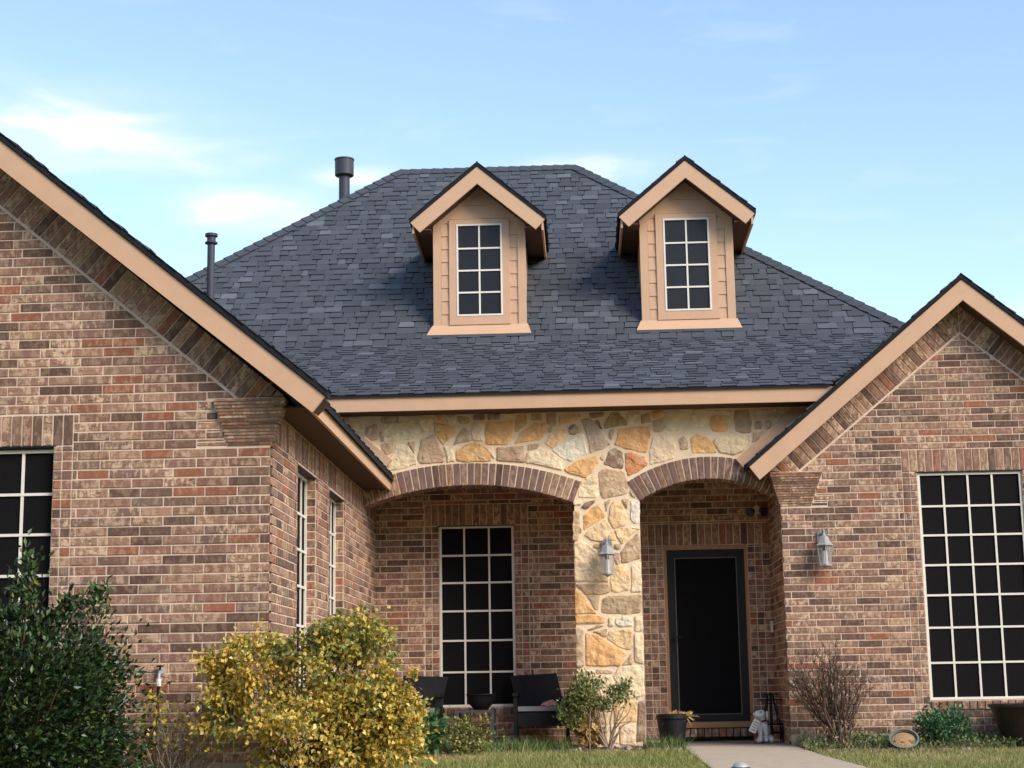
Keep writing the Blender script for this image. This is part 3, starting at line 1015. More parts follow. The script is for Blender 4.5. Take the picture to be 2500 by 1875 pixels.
def tab(acc, P, u0, u1, s0, s1, th, col, skew, org=Vector((0, 0, 0))):
    """one shingle tab: P(u, s, h) on the roof plane, butt edge at s0"""
    vs = [P(u0, s0, th)-org, P(u1, s0, th)-org, P(u1-skew, s1, 0.003)-org, P(u0+skew, s1, 0.003)-org, P(u0, s0, 0)-org, P(u1, s0, 0)-org]
    b = len(acc.v)
    acc.add(vs, [(0, 1, 2, 3), (1, 5, 2), (0, 3, 4)], col)
    vs = [P(u0, s0, th)-org, P(u1, s0, th)-org, P(u1, s0, -0.004)-org, P(u0, s0, -0.004)-org]
    acc.add(vs, [(0, 3, 2, 1)], lin(24, 24, 28))


def shingle_rows(parent, P, nrow, e, ulim, keep=True, thick=0.0165, thin=0.006):
    for i in range(nrow):
        s0, s1 = i*e, (i+1.12)*e
        a, b = ulim(i*e + e*0.5)
        u = a
        high = random.random() < 0.5
        while u < b:
            w = random.uniform(0.09, 0.26)
            ue = min(u+w, b)
            if ue-u > 0.01:
                th = thick if high else thin
                wob = random.uniform(-0.004, 0.004)
                q = project(P((u+ue)/2, s0+e/2, 0))
                vis = keep and seen(q[0], q[1])
                SHPIECES.append((parent, P, u, ue, s0+wob, s1, th, shcol(), random.uniform(0, 0.012), (ue-u)*e/q[2]**2*(1 if vis else 0)))
            u = ue
            high = not high


# main roof: shallow porch slope, steep upper slope, two hips, back
YE, ZE = -0.262, 3.752
A1, A2 = math.radians(22.5), math.radians(45)
EX = 0.1397
YK, ZK = YE+21*EX*math.cos(A1), ZE+21*EX*math.sin(A1)
YR, ZR = YK+3.42, ZK+3.42
HL, HR = -2.376, 0.29
KX = 1.252
kL, kR = HL-KX*3.42, HR+KX*3.42
eL, eR = kL-KX*(ZK-ZE), kR+KX*(ZK-ZE)
V = [(eL, YE, ZE), (3.02, YE, ZE), (kL, YK, ZK), (kR, YK, ZK), (HL, YR, ZR), (HR, YR, ZR), (eL, 12.5, ZE), (eR, 12.5, ZE),
     (eL, YE, ZE-0.022), (3.02, YE, ZE-0.022), (eL, 12.5, ZE-0.022), (eR, 12.5, ZE-0.022), (eR, 1.2, ZE), (3.3, 0.25, ZE+(0.25-YE)*math.tan(A1))]
a = Acc()
a.add(V, [(0, 1, 13, 3, 2), (2, 3, 5, 4), (0, 2, 6), (2, 4, 6), (12, 7, 3), (3, 7, 5), (6, 4, 5, 7), (0, 8, 9, 1), (0, 6, 10, 8), (6, 7, 11, 10)], lin(70, 72, 80, .8))
roof = a.build('main_roof', 'felt', house)
nl = Vector((0, -math.sin(A1), math.cos(A1)))
nu = Vector((0, -math.sin(A2), math.cos(A2)))
P1 = lambda u, s, h: Vector((u, YE+s*math.cos(A1), ZE+s*math.sin(A1))) + nl*(h+0.004)
P2 = lambda u, s, h: Vector((u, YK+s*math.cos(A2), ZK+s*math.sin(A2))) + nu*(h+0.004)
dorm = [(-0.99, 'left'), (1.708, 'right')]
shingle_rows(roof, P1, 21, EX, lambda s: (-4.6, min(4.6, 3.02+s*math.sin(A1)/0.842)), thick=0.0125, thin=0.005)
shingle_rows(roof, P2, 35, EX, lambda s: (kL+KX*s*math.cos(A2)+0.02, kR-KX*s*math.cos(A2)-0.02))


def caps(parent, A_, B_, n, w, nrm1, nrm2):
    """overlapping cap shingles along a hip or ridge"""
    A_, B_ = Vector(A_), Vector(B_)
    t = (B_-A_).normalized()
    L = (B_-A_).length
    d1, d2 = t.cross(Vector(nrm1)).normalized(), t.cross(Vector(nrm2)).normalized()
    if d1.dot(Vector(nrm2)) > 0:
        d1 = -d1
    if d2.dot(Vector(nrm1)) > 0:
        d2 = -d2
    up = (Vector(nrm1)+Vector(nrm2)).normalized()
    for i in range(n):
        p, q = A_+t*(L*i/n), A_+t*(L*(i+1.15)/n)
        h0, h1 = up*0.05, up*0.034
        vs = [p+d1*w+h0-up*0.012, p+h0, p+d2*w+h0-up*0.012, q+d2*w+h1-up*0.012, q+h1, q+d1*w+h1-up*0.012, p+d1*w+h0-up*0.03, p+h0-up*0.022, p+d2*w+h0-up*0.03]
        a = Acc()
        a.add(vs, [(0, 1, 4, 5), (1, 2, 3, 4), (0, 6, 7, 1), (1, 7, 8, 2)], tuple(v*0.8 for v in lin(82, 86, 92)))
        a.build('hip_cap', 'shingle', parent)


sideN = Vector((1, 0, KX)).normalized()
sideNl = Vector((-1, 0, KX)).normalized()
caps(roof, (kL, YK, ZK), (HL, YR, ZR), 36, 0.13, nu, sideNl)
caps(roof, (kR, YK, ZK), (HR, YR, ZR), 36, 0.13, nu, sideN)
caps(roof, (HL, YR, ZR), (HR, YR, ZR), 16, 0.13, nu, Vector((0, 1, 1)).normalized())


def gable_roof(name, xa, za, slope, half, y0, y1, over, parent=house):
    """thick two sided roof slab, ridge along Y"""
    th = 0.05
    L = half+over
    pts = [(xa-L, za-slope*L), (xa, za), (xa+L, za-slope*L), (xa+L, za-slope*L+th), (xa, za+th*1.05), (xa-L, za-slope*L+th)]
    a = Acc()
    a.poly_extrude(pts, lambda u, z, d: Vector((u, d, z)), y0, y1)
    o = a.build(name, 'felt', parent)
    ang = math.atan(slope)
    n = int(math.hypot(L, slope*L)/EX)
    e = math.hypot(L, slope*L)/n
    for sgn in (-1, 1):
        nn = Vector((sgn*math.sin(ang), 0, math.cos(ang)))
        P = lambda u, s, h, sgn=sgn, nn=nn: Vector((xa+sgn*(L-s*math.cos(ang)), u, za-slope*L+th+s*math.sin(ang))) + nn*(h+0.002)
        shingle_rows(o, P, n, e, lambda s: (y0-0.012, y1), keep=False)
    return o


gable_roof('right_wing_roof', 4.508, 4.896, SR, 2.408, -0.305, 2.5, 0.018)
gable_roof('left_wing_roof', LAP, lt(LAP)-0.05, SL, abs(LAP+1.845), YL-0.12, 2.8, 0.018)
gable_roof('left_gable_overhang', LAP, lt(LAP)+0.008, SL, abs(LAP+1.698), YL-0.30, YL-0.121, 0.018)

# ---- dormers
for xc, side in dorm:
    fr = frame((xc, 2.726, 0), (1, 0, 0), (0, -1, 0))
    hw = 0.592
    zt = 6.60
    ap = 7.14
    a = Acc()
    a.poly_extrude([(-hw, 5.10), (hw, 5.10), (hw, zt), (0, ap), (-hw, zt)], fr, -1.95, 0.0)
    dm = a.build('dormer', 'paint', house, label='tan sided gabled dormer standing nearer the %s' % ('round vent pipe' if side == 'left' else 'right wing gable'))
    z = 5.16
    k = 0
    while z < 6.62:                                           # lap siding between casing and corner board
        for s0, s1 in ((-hw+0.095, -0.395), (0.395, hw-0.095)):
            b = Acc()
            v = [fr(s0, z, 0.013), fr(s1, z, 0.013), fr(s1, z+0.172, 0.003), fr(s0, z+0.172, 0.003), fr(s0, z, -0.002), fr(s1, z, -0.002)]
            b.add(v, [(0, 1, 2, 3), (0, 4, 5, 1), (0, 3, 4), (1, 5, 2)])
            b.build('siding_board', 'paint', dm)
        z += 0.1745
    for q in ((6.605, 6.79), (6.79, 6.93)):
        b = Acc()
        w0, w1 = (ap-q[0])*0.98-0.08, (ap-q[1])*0.98-0.08
        v = [fr(-w0, q[0]+0.003, 0.014), fr(w0, q[0]+0.003, 0.014), fr(w1, q[1], 0.004), fr(-w1, q[1], 0.004), fr(-w0, q[0]+0.003, 0), fr(w0, q[0]+0.003, 0)]
        b.add(v, [(0, 1, 2, 3), (0, 4, 5, 1), (0, 3, 4), (1, 5, 2)])
        b.build('siding_board', 'paint', dm)
    for s in (-1, 1):
        b = Acc()
        u0, u1 = sorted((s*(hw+0.012), s*(hw-0.092)))
        b.add(*boxf(fr, u0, u1, 5.125, 6.62, -0.09, 0.022))
        b.build('corner_board', 'paint', dm)
        b = Acc()                                             # frieze under the rake
        b.poly_extrude([(s*(hw-0.04), zt-0.035), (s*0.02, ap-0.04), (s*0.02, ap-0.15), (s*(hw-0.04), zt-0.145)], fr, 0.0, 0.0165)
        b.build('frieze_board', 'paint', dm)
    b = Acc()                                                 # flat casing round the window
    b.poly_extrude(rect(-0.395, 0.395, 5.2, 6.6), fr, -0.004, 0.028, [rect(-0.298, 0.298, 5.302, 6.534)])
    b.build('window_casing', 'paint', dm)
    b = Acc()
    b.add(*boxf(fr, -0.4, 0.4, 5.185, 5.2, 0.0, 0.04))
    b.build('window_sill', 'paint', dm)
    b = Acc()
    b.add(*boxf(fr, -hw+0.1, hw-0.1, 5.125, 5.165, 0, 0.016))
    b.build('base_board', 'paint', dm)
    f = Acc()
    bw = 0.022
    for q in ((-0.298, -0.298+bw, 5.302, 6.534), (0.298-bw, 0.298, 5.302, 6.534), (-0.298+bw, 0.298-bw, 5.302, 5.302+bw), (-0.298+bw, 0.298-bw, 6.534-bw, 6.534)):
        f.add(*boxf(fr, *q, 0.002, 0.034))
    f.build('window_frame', 'white', dm)
    zs = [5.31, 5.615, 5.909, 6.206, 6.526]
    for zz in zs[1:-1]:
        m = Acc()
        m.add(*boxf(fr, -0.28, 0.28, zz-0.011, zz+0.011, 0.004, 0.026))
        m.build('glazing_bar', 'white', dm)
    m = Acc()
    m.add(*boxf(fr, -0.011, 0.011, 5.32, 6.52, 0.004, 0.024))
    m.build('glazing_bar', 'white', dm)
    for i in range(2):
        for j in range(4):
            p = Acc()
            p.add(*boxf(fr, -0.29+0.29*i, 0.29*i, zs[j], zs[j+1], 0.0, 0.010))
            p.build('pane', 'glass_dark', dm)
    # roof of the dormer
    ya = 2.726-0.30
    zl = lambda u: 7.228-0.838*abs(u)
    r = gable_roof('dormer_roof', xc, 7.236, 0.838, 0.872, ya-0.012, 4.85, 0.012, dm)
    for s in (-1, 1):
        strip('rake_board', [(xc+s*0.872, zl(0.872)), (xc+s*0.75, 6.366), (xc, 7.0), (xc, 7.228)][::s], ya, ya+0.03, 'paint', dm)
        b = Acc()
        x0, x1 = sorted((xc+s*0.825, xc+s*0.85))
        b.box(x0, x1, ya+0.03, 4.1, 6.36, 6.52)
        b.build('eave_fascia', 'paint', dm)
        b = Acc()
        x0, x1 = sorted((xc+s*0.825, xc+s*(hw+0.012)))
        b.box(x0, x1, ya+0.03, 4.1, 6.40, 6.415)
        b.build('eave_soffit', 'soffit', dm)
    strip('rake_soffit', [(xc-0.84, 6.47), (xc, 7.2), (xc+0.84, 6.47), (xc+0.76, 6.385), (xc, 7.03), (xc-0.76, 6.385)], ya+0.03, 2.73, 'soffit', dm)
    b = Acc()                                                 # metal apron on the roof below the dormer
    v = [P2(xc-0.685, 0.20, 0.02), P2(xc+0.665, 0.20, 0.02), P2(xc+0.62, 0.40, 0.034), P2(xc-0.62, 0.40, 0.034), P2(xc-0.685, 0.20, 0.004), P2(xc+0.665, 0.20, 0.004)]
    b.add(v, [(0, 1, 2, 3), (0, 4, 5, 1)])
    b.build('apron_flashing', 'paint', dm)

# emit the shingles: the 300 that show largest as pieces
SHPIECES.sort(key=lambda t: -t[9])
rest = {}
for i, (par, P, u0, u1, s0, s1, th, col, skew, ap_) in enumerate(SHPIECES):
    if i < 300 and ap_ > 0:
        a = Acc()
        o = P((u0+u1)/2, s0, 0)
        tab(a, P, u0, u1, s0, s1, th, col, skew, o)
        ob = a.build('shingle', 'shingle', par)
        ob.location = o
    else:
        tab(rest.setdefault(par.name, (par, Acc()))[1], P, u0, u1, s0, s1, th, col, skew)
for par, a in rest.values():
    if par.name.startswith('dormer_roof'):
        a.build('shingle_field', 'shingle', par.parent, 'stuff')
    else:
        a.build('shingle_field', 'shingle', par, 'stuff')

# ---- vent pipes
a = Acc()
a.tube([(-3.903, 0, 4.4), (-3.903, 0, 5.70)], 0.0435, 16)
vp = a.build('vent_pipe', 'vent', house, label='thin dark vent pipe rising behind the left gable rake', smooth=False)
a = Acc()
a.lathe((-3.903, 0, 5.61), [(0.044, 0), (0.072, 0.0), (0.074, 0.012), (0.05, 0.03), (0.05, 0.075), (0.072, 0.085), (0.072, 0.115), (0.02, 0.13), (0, 0.13)], 20)
a.build('vent_cap', 'vent', vp)
a = Acc()
a.tube([(-3.185, 5.6, 7.6), (-3.185, 5.6, 8.25)], 0.082, 18)
vp = a.build('vent_pipe', 'vent', house, label='fat vent pipe with drum cap on the left hip')
a = Acc()
a.lathe((-3.185, 5.6, 8.16), [(0.085, 0), (0.13, 0.01), (0.142, 0.02), (0.142, 0.25), (0.15, 0.255), (0.15, 0.275), (0.0, 0.29)], 22)
c = a.build('vent_cap', 'vent', vp)

# ------------------------------------------------------------------ ground, walk, porch slab
def gz(Y):
    return -0.12 if Y > 0 else (-0.12+0.05*Y if Y > -20 else -1.12)


a = Acc()
ys = [-600, -120, -40, -20, -14, -9, -6, -4, -3, -2, -1.2, -0.6, 0, 1, 14, 60, 1500]
xs = [-1500, -200, -40, -12, -6, -3, 0, 3, 6, 12, 40, 200, 1500]
vs = [(x, y, gz(y)-0.02) for y in ys for x in xs]
n = len(xs)
a.add(vs, [(j*n+i, j*n+i+1, (j+1)*n+i+1, (j+1)*n+i) for j in range(len(ys)-1) for i in range(n-1)])
o = a.build('ground', 'ground')
o['kind'] = 'structure'
a = Acc()
a.box(XL+0.0, XR-0.0, 0.1, YB-0.0, -0.5, -0.1)
MAT['slab'] = material('low_bounce_slab', lin(150, 134, 118), 0.95, 0.2, 6, 0.3, 70)  # slab colour darkened to cut the light bounced into the porch
o = a.build('porch_slab', 'slab')
o['kind'] = 'structure'
a = Acc()
wl_, wr_ = [(1.30, 0.1), (1.38, -1.4), (1.42, -2.4), (1.7, -6), (2.2, -12)], [(2.47, 0.1), (2.62, -1.3), (2.82, -2.4), (3.1, -6), (3.6, -12)]
vs = []
for (xl, y), (xr, y2) in zip(wl_, wr_):
    vs += [(xl, y, gz(y)+0.014), (xr, y2, gz(y2)+0.014), (xl, y, gz(y)-0.12), (xr, y2, gz(y2)-0.12)]
fs = []
for i in range(len(wl_)-1):
    b = i*4
    fs += [(b, b+1, b+5, b+4), (b, b+4, b+6, b+2), (b+1, b+3, b+7, b+5)]
fs += [(0, 2, 3, 1)]
a.add(vs, fs)
o = a.build('walkway', 'concrete')
o['kind'] = 'structure'
a = Acc()                                             # planting beds along the walls
def sheet(pts, dz):
    a.add([(x, y, gz(y)+dz) for x, y in pts], [tuple(range(len(pts)))])
a.add([(2.5, 0.0, -0.05), (7, 0.0, -0.05), (7, -0.75, -0.158), (3.2, -0.8, -0.16), (2.75, -0.95, -0.168), (2.55, -0.4, -0.13)], [(0, 1, 2, 3, 4, 5)])
sheet([(-0.15, 0.1), (1.28, 0.1), (1.2, -0.25), (0.6, -0.42), (0.0, -0.3)], -0.008)
sheet([(XL, 0.1), (-0.2, 0.1), (-0.4, -0.25), (-1.3, -0.6), (XL, -0.9)], -0.0075)
o = a.build('planting_bed', 'soil')
o['kind'] = 'structure'


# ------------------------------------------------------------------ plants
def leaves(acc, pos, dirs, ln, wd, cols, droop=0.0):
    """diamond leaves folded along the midrib"""
    N = len(pos)
    d = dirs/np.linalg.norm(dirs, axis=1, keepdims=True)
    r = rng.normal(size=(N, 3))
    s = np.cross(d, r)
    s /= np.linalg.norm(s, axis=1, keepdims=True)
    nn = np.cross(d, s)
    L = (ln*rng.uniform(0.7, 1.25, N))[:, None]
    Wd = (wd*rng.uniform(0.7, 1.2, N))[:, None]
    tip = pos+d*L
    tip[:, 2] -= droop*L[:, 0]
    mid = pos+d*L*0.45
    A, Bv = mid+s*Wd+nn*Wd*0.35, mid-s*Wd+nn*Wd*0.35
    v = np.stack([pos, A, tip, Bv], 1).reshape(-1, 3)
    base = np.arange(N)*4
    f = np.concatenate([np.stack([base, base+1, base+2], 1), np.stack([base, base+2, base+3], 1)])
    b = len(acc.v)
    acc.v += [tuple(p) for p in v.tolist()]
    acc.f += [tuple(t) for t in (f+b).tolist()]
    cc = np.repeat(cols, 4, axis=0)
    acc.c += [tuple(t) for t in cc.tolist()]
    acc.m += [0.0]*(4*N)


def pick(cols, w, N, var=0.18):
    c = np.array(cols)[rng.choice(len(cols), N, p=np.array(w)/sum(w))]
    return c*rng.uniform(1-var, 1+var, (N, 1))


def blob_points(c, r, N, clumps=60, cr=0.28, shell=0.6, flat=0.0):
    """leaf positions: clumps scattered near the surface of an ellipsoid, so the outline is uneven"""
    c, r = np.array(c), np.array(r)
    u = rng.normal(size=(clumps, 3))
    u /= np.linalg.norm(u, axis=1, keepdims=True)
    rad = rng.uniform(shell, 1.0, (clumps, 1))
    cc = u*rad
    k = rng.integers(0, clumps, N)
    off = rng.normal(size=(N, 3))*cr*rng.uniform(0.6, 1.2, (clumps, 1))[k]*0.5
    p = cc[k]+off
    out = p/np.maximum(np.linalg.norm(p, axis=1, keepdims=True), 1e-3)
    return c+p*r, out


def branching(acc, base, tips, rad, n=4, wob=0.05):
    base = Vector(base)
    for t in tips:
        t = Vector(t)
        pts, rs = [], []
        for i in range(n+1):
            f = i/n
            p = base.lerp(t, f)
            if 0 < i < n:
                p += Vector((random.uniform(-wob, wob), random.uniform(-wob, wob), random.uniform(-wob*.5, wob)))
            p.z += 0.12*math.sin(f*math.pi)*(t-base).length*0.3
            pts.append(p)
            rs.append(rad*(1-0.8*f))
        acc.tube(pts, rs, 5)


GREEN_H = [lin(32, 46, 22), lin(42, 60, 28), lin(58, 80, 40), lin(94, 116, 68), lin(124, 120, 60)]
# dark holly in front of the left window
hb = thing('holly_bush', 'dense dark green glossy holly bush under the left wing window', 'bush')
hc = at(60, 1640, -6.25)
a = Acc()
p, o_ = blob_points((hc.x-0.20, -6.25, 0.24), (0.97, 0.74, 0.98), 36000, 300, 0.22, 0.72)
p2, o2 = blob_points((hc.x-0.20, -6.25, 0.2), (0.86, 0.68, 0.94), 14000, 200, 0.5, 0.2)
p, o_ = np.concatenate([p, p2]), np.concatenate([o_, o2])
# squarer clipped shape
up = p[:, 2] > 1.08
p[up, 2] = 1.08 + (p[up, 2]-1.08)*0.3
leaves(a, p, o_+rng.normal(size=p.shape)*0.6+np.array([0, 0, 0.25]), np.full(len(p), 0.052), np.full(len(p), 0.0145), pick(GREEN_H, [34, 36, 20, 8, 2], len(p)))
for (px, py), hgt in (((72, 1390), 0.2), ((235, 1465), 0.14), ((170, 1480), 0.1), ((55, 1450), 0.15)):
    q = at(px, py, -6.3)
    N = 160
    pp = np.array(q)+rng.normal(size=(N, 3))*np.array([0.05, 0.05, hgt*0.5])
    leaves(a, pp, rng.normal(size=(N, 3))+np.array([0, 0, 1.2]), np.full(N, 0.055), np.full(N, 0.016), pick(GREEN_H, [10, 30, 40, 16, 4], N))
a.build('foliage', 'gloss_leaf', hb)
a = Acc()
branching(a, (hc.x-0.2, -6.25, -0.45), [(hc.x-0.2+random.uniform(-0.6, 0.6), -6.25+random.uniform(-0.5, 0.5), random.uniform(0.3, 1.0)) for _ in range(14)]+[tuple(at(72, 1420, -6.3)), tuple(at(235, 1480, -6.3))], 0.02)
a.build('stem', 'bark', hb)

# golden shrub at the corner of the left wing
GOLD = [lin(216, 180, 78), lin(232, 206, 112), lin(184, 160, 70), lin(134, 136, 66), lin(112, 128, 80), lin(180, 146, 86)]
gs = thing('golden_shrub', 'big yellow gold and green shrub at the inner corner of the left wing', 'shrub')
a = Acc()
for (px, py, rx, rz, N, w) in ((610, 1640, 0.33, 0.30, 2100, [30, 24, 18, 14, 8, 6]), (860, 1630, 0.46, 0.36, 2600, [20, 14, 20, 22, 20, 4]), (760, 1790, 0.56, 0.34, 2900, [30, 24, 20, 16, 6, 4]), (900, 1760, 0.36, 0.30, 1900, [30, 20, 20, 20, 8, 2]),
                            (960, 1820, 0.25, 0.22, 900, [26, 20, 22, 20, 8, 4]), (560, 1740, 0.24, 0.22, 500, [20, 10, 24, 26, 14, 6]), (960, 1700, 0.22, 0.24, 900, [34, 28, 18, 14, 4, 2]), (830, 1560, 0.24, 0.14, 700, [14, 10, 16, 26, 32, 2]), (730, 1580, 0.2, 0.13, 350, [14, 8, 16, 26, 34, 2])):
    c_ = at(px, py, -5.95)
    N = int(N*1.5)
    p, o_ = blob_points(c_, (rx, rx*0.8, rz), N, 44, 0.30, 0.5)
    leaves(a, p, o_*0.6+rng.normal(size=p.shape)*0.6+np.array([0, -0.3, -0.1]), np.full(N, 0.042), np.full(N, 0.0165), pick(GOLD, w, N, 0.25), 0.15)
a.build('foliage', 'leaf', gs)
a = Acc()
bs = at(740, 1860, -5.9)
branching(a, (bs.x, -5.9, gz(-5.9)), [tuple(at(random.uniform(560, 980), random.uniform(1580, 1800), -5.9+random.uniform(-0.2, 0.3))) for _ in range(34)], 0.014, 5, 0.05)
a.build('stem', 'bark', gs)

# sparse twiggy shrub between holly and golden shrub
ts = thing('twiggy_shrub', 'half bare twiggy shrub with few yellow leaves below the wall faucet', 'shrub')
a = Acc()
bs = at(420, 1880, -5.75)
tips = [tuple(at(random.uniform(335, 560), random.uniform(1700, 1850), -5.75+random.uniform(-0.2, 0.2))) for _ in range(70)]
branching(a, (bs.x, -5.75, gz(-5.75)), tips, 0.008, 6, 0.06)
a.build('stem', 'palebark', ts)
a = Acc()
tp = np.array(tips)
pp = np.repeat(tp, 7, axis=0)+rng.normal(size=(len(tp)*7, 3))*0.055
leaves(a, pp, rng.normal(size=pp.shape), np.full(len(pp), 0.04), np.full(len(pp), 0.014), pick(GOLD, [20, 14, 30, 26, 10, 10], len(pp)))
pp = np.array(at(388, 1703, -5.8))+rng.normal(size=(26, 3))*0.03
leaves(a, pp, rng.normal(size=pp.shape), np.full(26, 0.04), np.full(26, 0.014), pick(GOLD, [40, 40, 10, 10, 1, 1], 26))
pp = np.array(at(392, 1735, -5.8))+rng.normal(size=(20, 3))*0.025
leaves(a, pp, rng.normal(size=pp.shape), np.full(20, 0.04), np.full(20, 0.014), pick(GOLD, [40, 40, 10, 10, 1, 1], 20))
a.build('foliage', 'leaf', ts)


def clump(name, label, px0, px1, py0, py1, Y, N, ln, wd, cols, w, cat='plant', stems=12, group=None, mat='leaf', stemmat='bark', dens=0.5):
    t = thing(name, label, cat, group=group)
    c0, c1 = at(px0, py1, Y), at(px1, py0, Y)
    cx, rx = (c0.x+c1.x)/2, abs(c1.x-c0.x)/2
    z0, z1 = gz(Y), c1.z
    a = Acc()
    p, o_ = blob_points((cx, Y, z0+(z1-z0)*0.52), (rx*0.85, rx*0.6, (z1-z0)*0.45), N, 40, 0.5, dens)
    p[:, 2] = np.maximum(p[:, 2], z0+0.02)
    leaves(a, p, o_*0.5+rng.normal(size=p.shape)*0.6+np.array([0, -0.15, 0.35]), np.full(N, ln), np.full(N, wd), pick(cols, w, N))
    a.build('foliage', mat, t)
    a = Acc()
    branching(a, (cx, Y, z0-0.02), [(cx+random.uniform(-rx, rx)*0.8, Y+random.uniform(-.1, .1), z0+(z1-z0)*random.uniform(0.4, 0.95)) for _ in range(stems)], 0.006, 4, 0.03)
    a.build('stem', stemmat, t)
    return t


GRN = [lin(70, 104, 62), lin(96, 130, 82), lin(58, 86, 52), lin(130, 150, 96)]
YG = [lin(150, 146, 78), lin(120, 126, 66), lin(178, 166, 104), lin(92, 104, 56)]
clump('leafy_weed', 'broad leaved green weed in front of the porch chair by the golden shrub', 1000, 1085, 1730, 1835, -0.55, 420, 0.085, 0.03, GRN, [40, 30, 20, 10])
clump('trailing_plant', 'yellow green trailing plant in front of the porch side table', 1075, 1210, 1745, 1835, -0.5, 900, 0.04, 0.014, YG, [30, 30, 20, 20], dens=0.3)
clump('yellow_weed', 'low yellow leaved weed right of the golden shrub base', 950, 1040, 1770, 1860, -1.6, 600, 0.045, 0.016, YG, [30, 20, 30, 20], dens=0.3)
clump('green_perennial', 'low leafy green perennial beside the tilted pot under the right window', 2235, 2375, 1725, 1820, -0.42, 1700, 0.04, 0.016, [lin(74, 112, 76), lin(104, 142, 102), lin(56, 86, 58), lin(140, 158, 110)], [40, 30, 20, 10], dens=0.35)
# shrub in front of the stone pier
ps = thing('pier_shrub', 'small green shrub with bare lower twigs in front of the stone pier', 'shrub')
a = Acc()
for (px, py, rx, rz, N) in ((1428, 1695, 0.21, 0.19, 1500), (1515, 1690, 0.15, 0.12, 420), (1395, 1745, 0.13, 0.15, 600), (1470, 1720, 0.14, 0.1, 300)):
    p, o_ = blob_points(at(px, py, -0.2), (rx, rx, rz), N, 30, 0.5, 0.3)
    leaves(a, p, o_*0.4+rng.normal(size=p.shape)*0.6+np.array([0, 0, 0.4]), np.full(N, 0.045), np.full(N, 0.014), pick([lin(112, 126, 70), lin(146, 148, 90), lin(84, 100, 54), lin(176, 164, 112)], [38, 26, 20, 16], N))
a.build('foliage', 'leaf', ps)
a = Acc()
b0 = at(1486, 1820, -0.2)
branching(a, (b0.x, -0.2, gz(-0.2)), [tuple(at(x, y, -0.2+random.uniform(-.08, .08))) for x, y in [(1400, 1680), (1430, 1660), (1460, 1670), (1530, 1690), (1540, 1720), (1545, 1745), (1500, 1680), (1410, 1730), (1525, 1765), (1450, 1700), (1535, 1700)]], 0.012, 5, 0.025)
branching(a, (b0.x-0.2, -0.28, gz(-0.2)), [tuple(at(1440, 1672, -0.28))], 0.008, 3, 0.01)
a.build('stem', 'palebark', ps)
# dead leaf clump beside it
clump('withered_plant', 'withered tan plant at the left foot of the stone pier', 1405, 1475, 1745, 1822, -0.12, 260, 0.09, 0.03, [lin(196, 160, 104), lin(170, 134, 84), lin(206, 180, 130)], [40, 30, 30], dens=0.2)

# bare shrub against the right wing
bs_ = thing('bare_shrub', 'leafless brown shrub against the right wing below its wall lantern', 'shrub')
a = Acc()
Yb = -0.35
b0 = at(2052, 1805, Yb)
bz = gz(Yb)
main = []
for i in range(26):
    tx = random.uniform(1945, 2108)
    ty = 1625 + 55*((tx-2028)/85)**2 + random.uniform(-10, 40)
    e_ = at(tx, ty, Yb+random.uniform(-0.2, 0.2))
    main.append(e_)
b0 = Vector((b0.x, Yb, bz))
def twig(p, q, r, depth):
    n = 5
    pts = [p.lerp(q, i/n)+Vector((random.uniform(-1, 1), random.uniform(-1, 1), random.uniform(-1, 1)))*0.024*(1 if 0 < i < n else 0) for i in range(n+1)]
    a.tube(pts, [r*(1-0.6*i/n) for i in range(n+1)], 5 if depth == 0 else 4)
    if depth < 2:
        for _ in range(7 if depth == 0 else 4):
            i = random.randint(2, n)
            L = (q-p).length*random.uniform(0.2, 0.4)
            dd = ((q-p).normalized()+Vector((random.uniform(-1, 1), random.uniform(-1, 1), random.uniform(-0.2, 0.9)))*0.75).normalized()
            twig(pts[i], pts[i]+dd*L, r*0.45, depth+1)
for e_ in main:
    twig(b0+Vector((random.uniform(-.1, .1), random.uniform(-.08, .08), 0)), e_, 0.0125, 0)
a.build('branch', 'bark', bs_)
a = Acc()
pp = np.array([(b0.x+random.uniform(-0.25, 0.25), Yb+random.uniform(-.15, .15), bz+abs(random.gauss(0.0, 0.16))) for _ in range(380)])
leaves(a, pp, rng.normal(size=pp.shape)+np.array([0, 0, .6]), np.full(380, 0.06), np.full(380, 0.008), pick([lin(150, 130, 104), lin(118, 112, 78), lin(176, 156, 128)], [40, 30, 30], 380))
a.build('foliage', 'leaf', bs_)

# weeds in the beds, and the lawn
def blades(acc, P, hmin, hmax, wd, cols, w, lean=0.5):
    N = len(P)
    h = rng.uniform(hmin, hmax, N)
    d = rng.normal(size=(N, 2))*lean
    t = rng.uniform(0, math.pi, N)
    sx, sy = np.cos(t)*wd, np.sin(t)*wd
    v = np.zeros((N, 3, 3))
    v[:, 0] = P
    v[:, 0, 0] -= sx
    v[:, 0, 1] -= sy
    v[:, 1] = P
    v[:, 1, 0] += sx
    v[:, 1, 1] += sy
    v[:, 2] = P
    v[:, 2, 0] += d[:, 0]*h
    v[:, 2, 1] += d[:, 1]*h
    v[:, 2, 2] += h
    b = len(acc.v)
    acc.v += [tuple(x) for x in v.reshape(-1, 3).tolist()]
    acc.f += [(b+3*i, b+3*i+1, b+3*i+2) for i in range(N)]
    cc = np.repeat(pick(cols, w, N), 3, axis=0)
    acc.c += [tuple(x) for x in cc.tolist()]
    acc.m += [0.0]*(3*N)


def walkx(y):
    ly, ry = [p[1] for p in wl_][::-1], [p[1] for p in wr_][::-1]
    return np.interp(y, ly, [p[0] for p in wl_][::-1]), np.interp(y, ry, [p[0] for p in wr_][::-1])


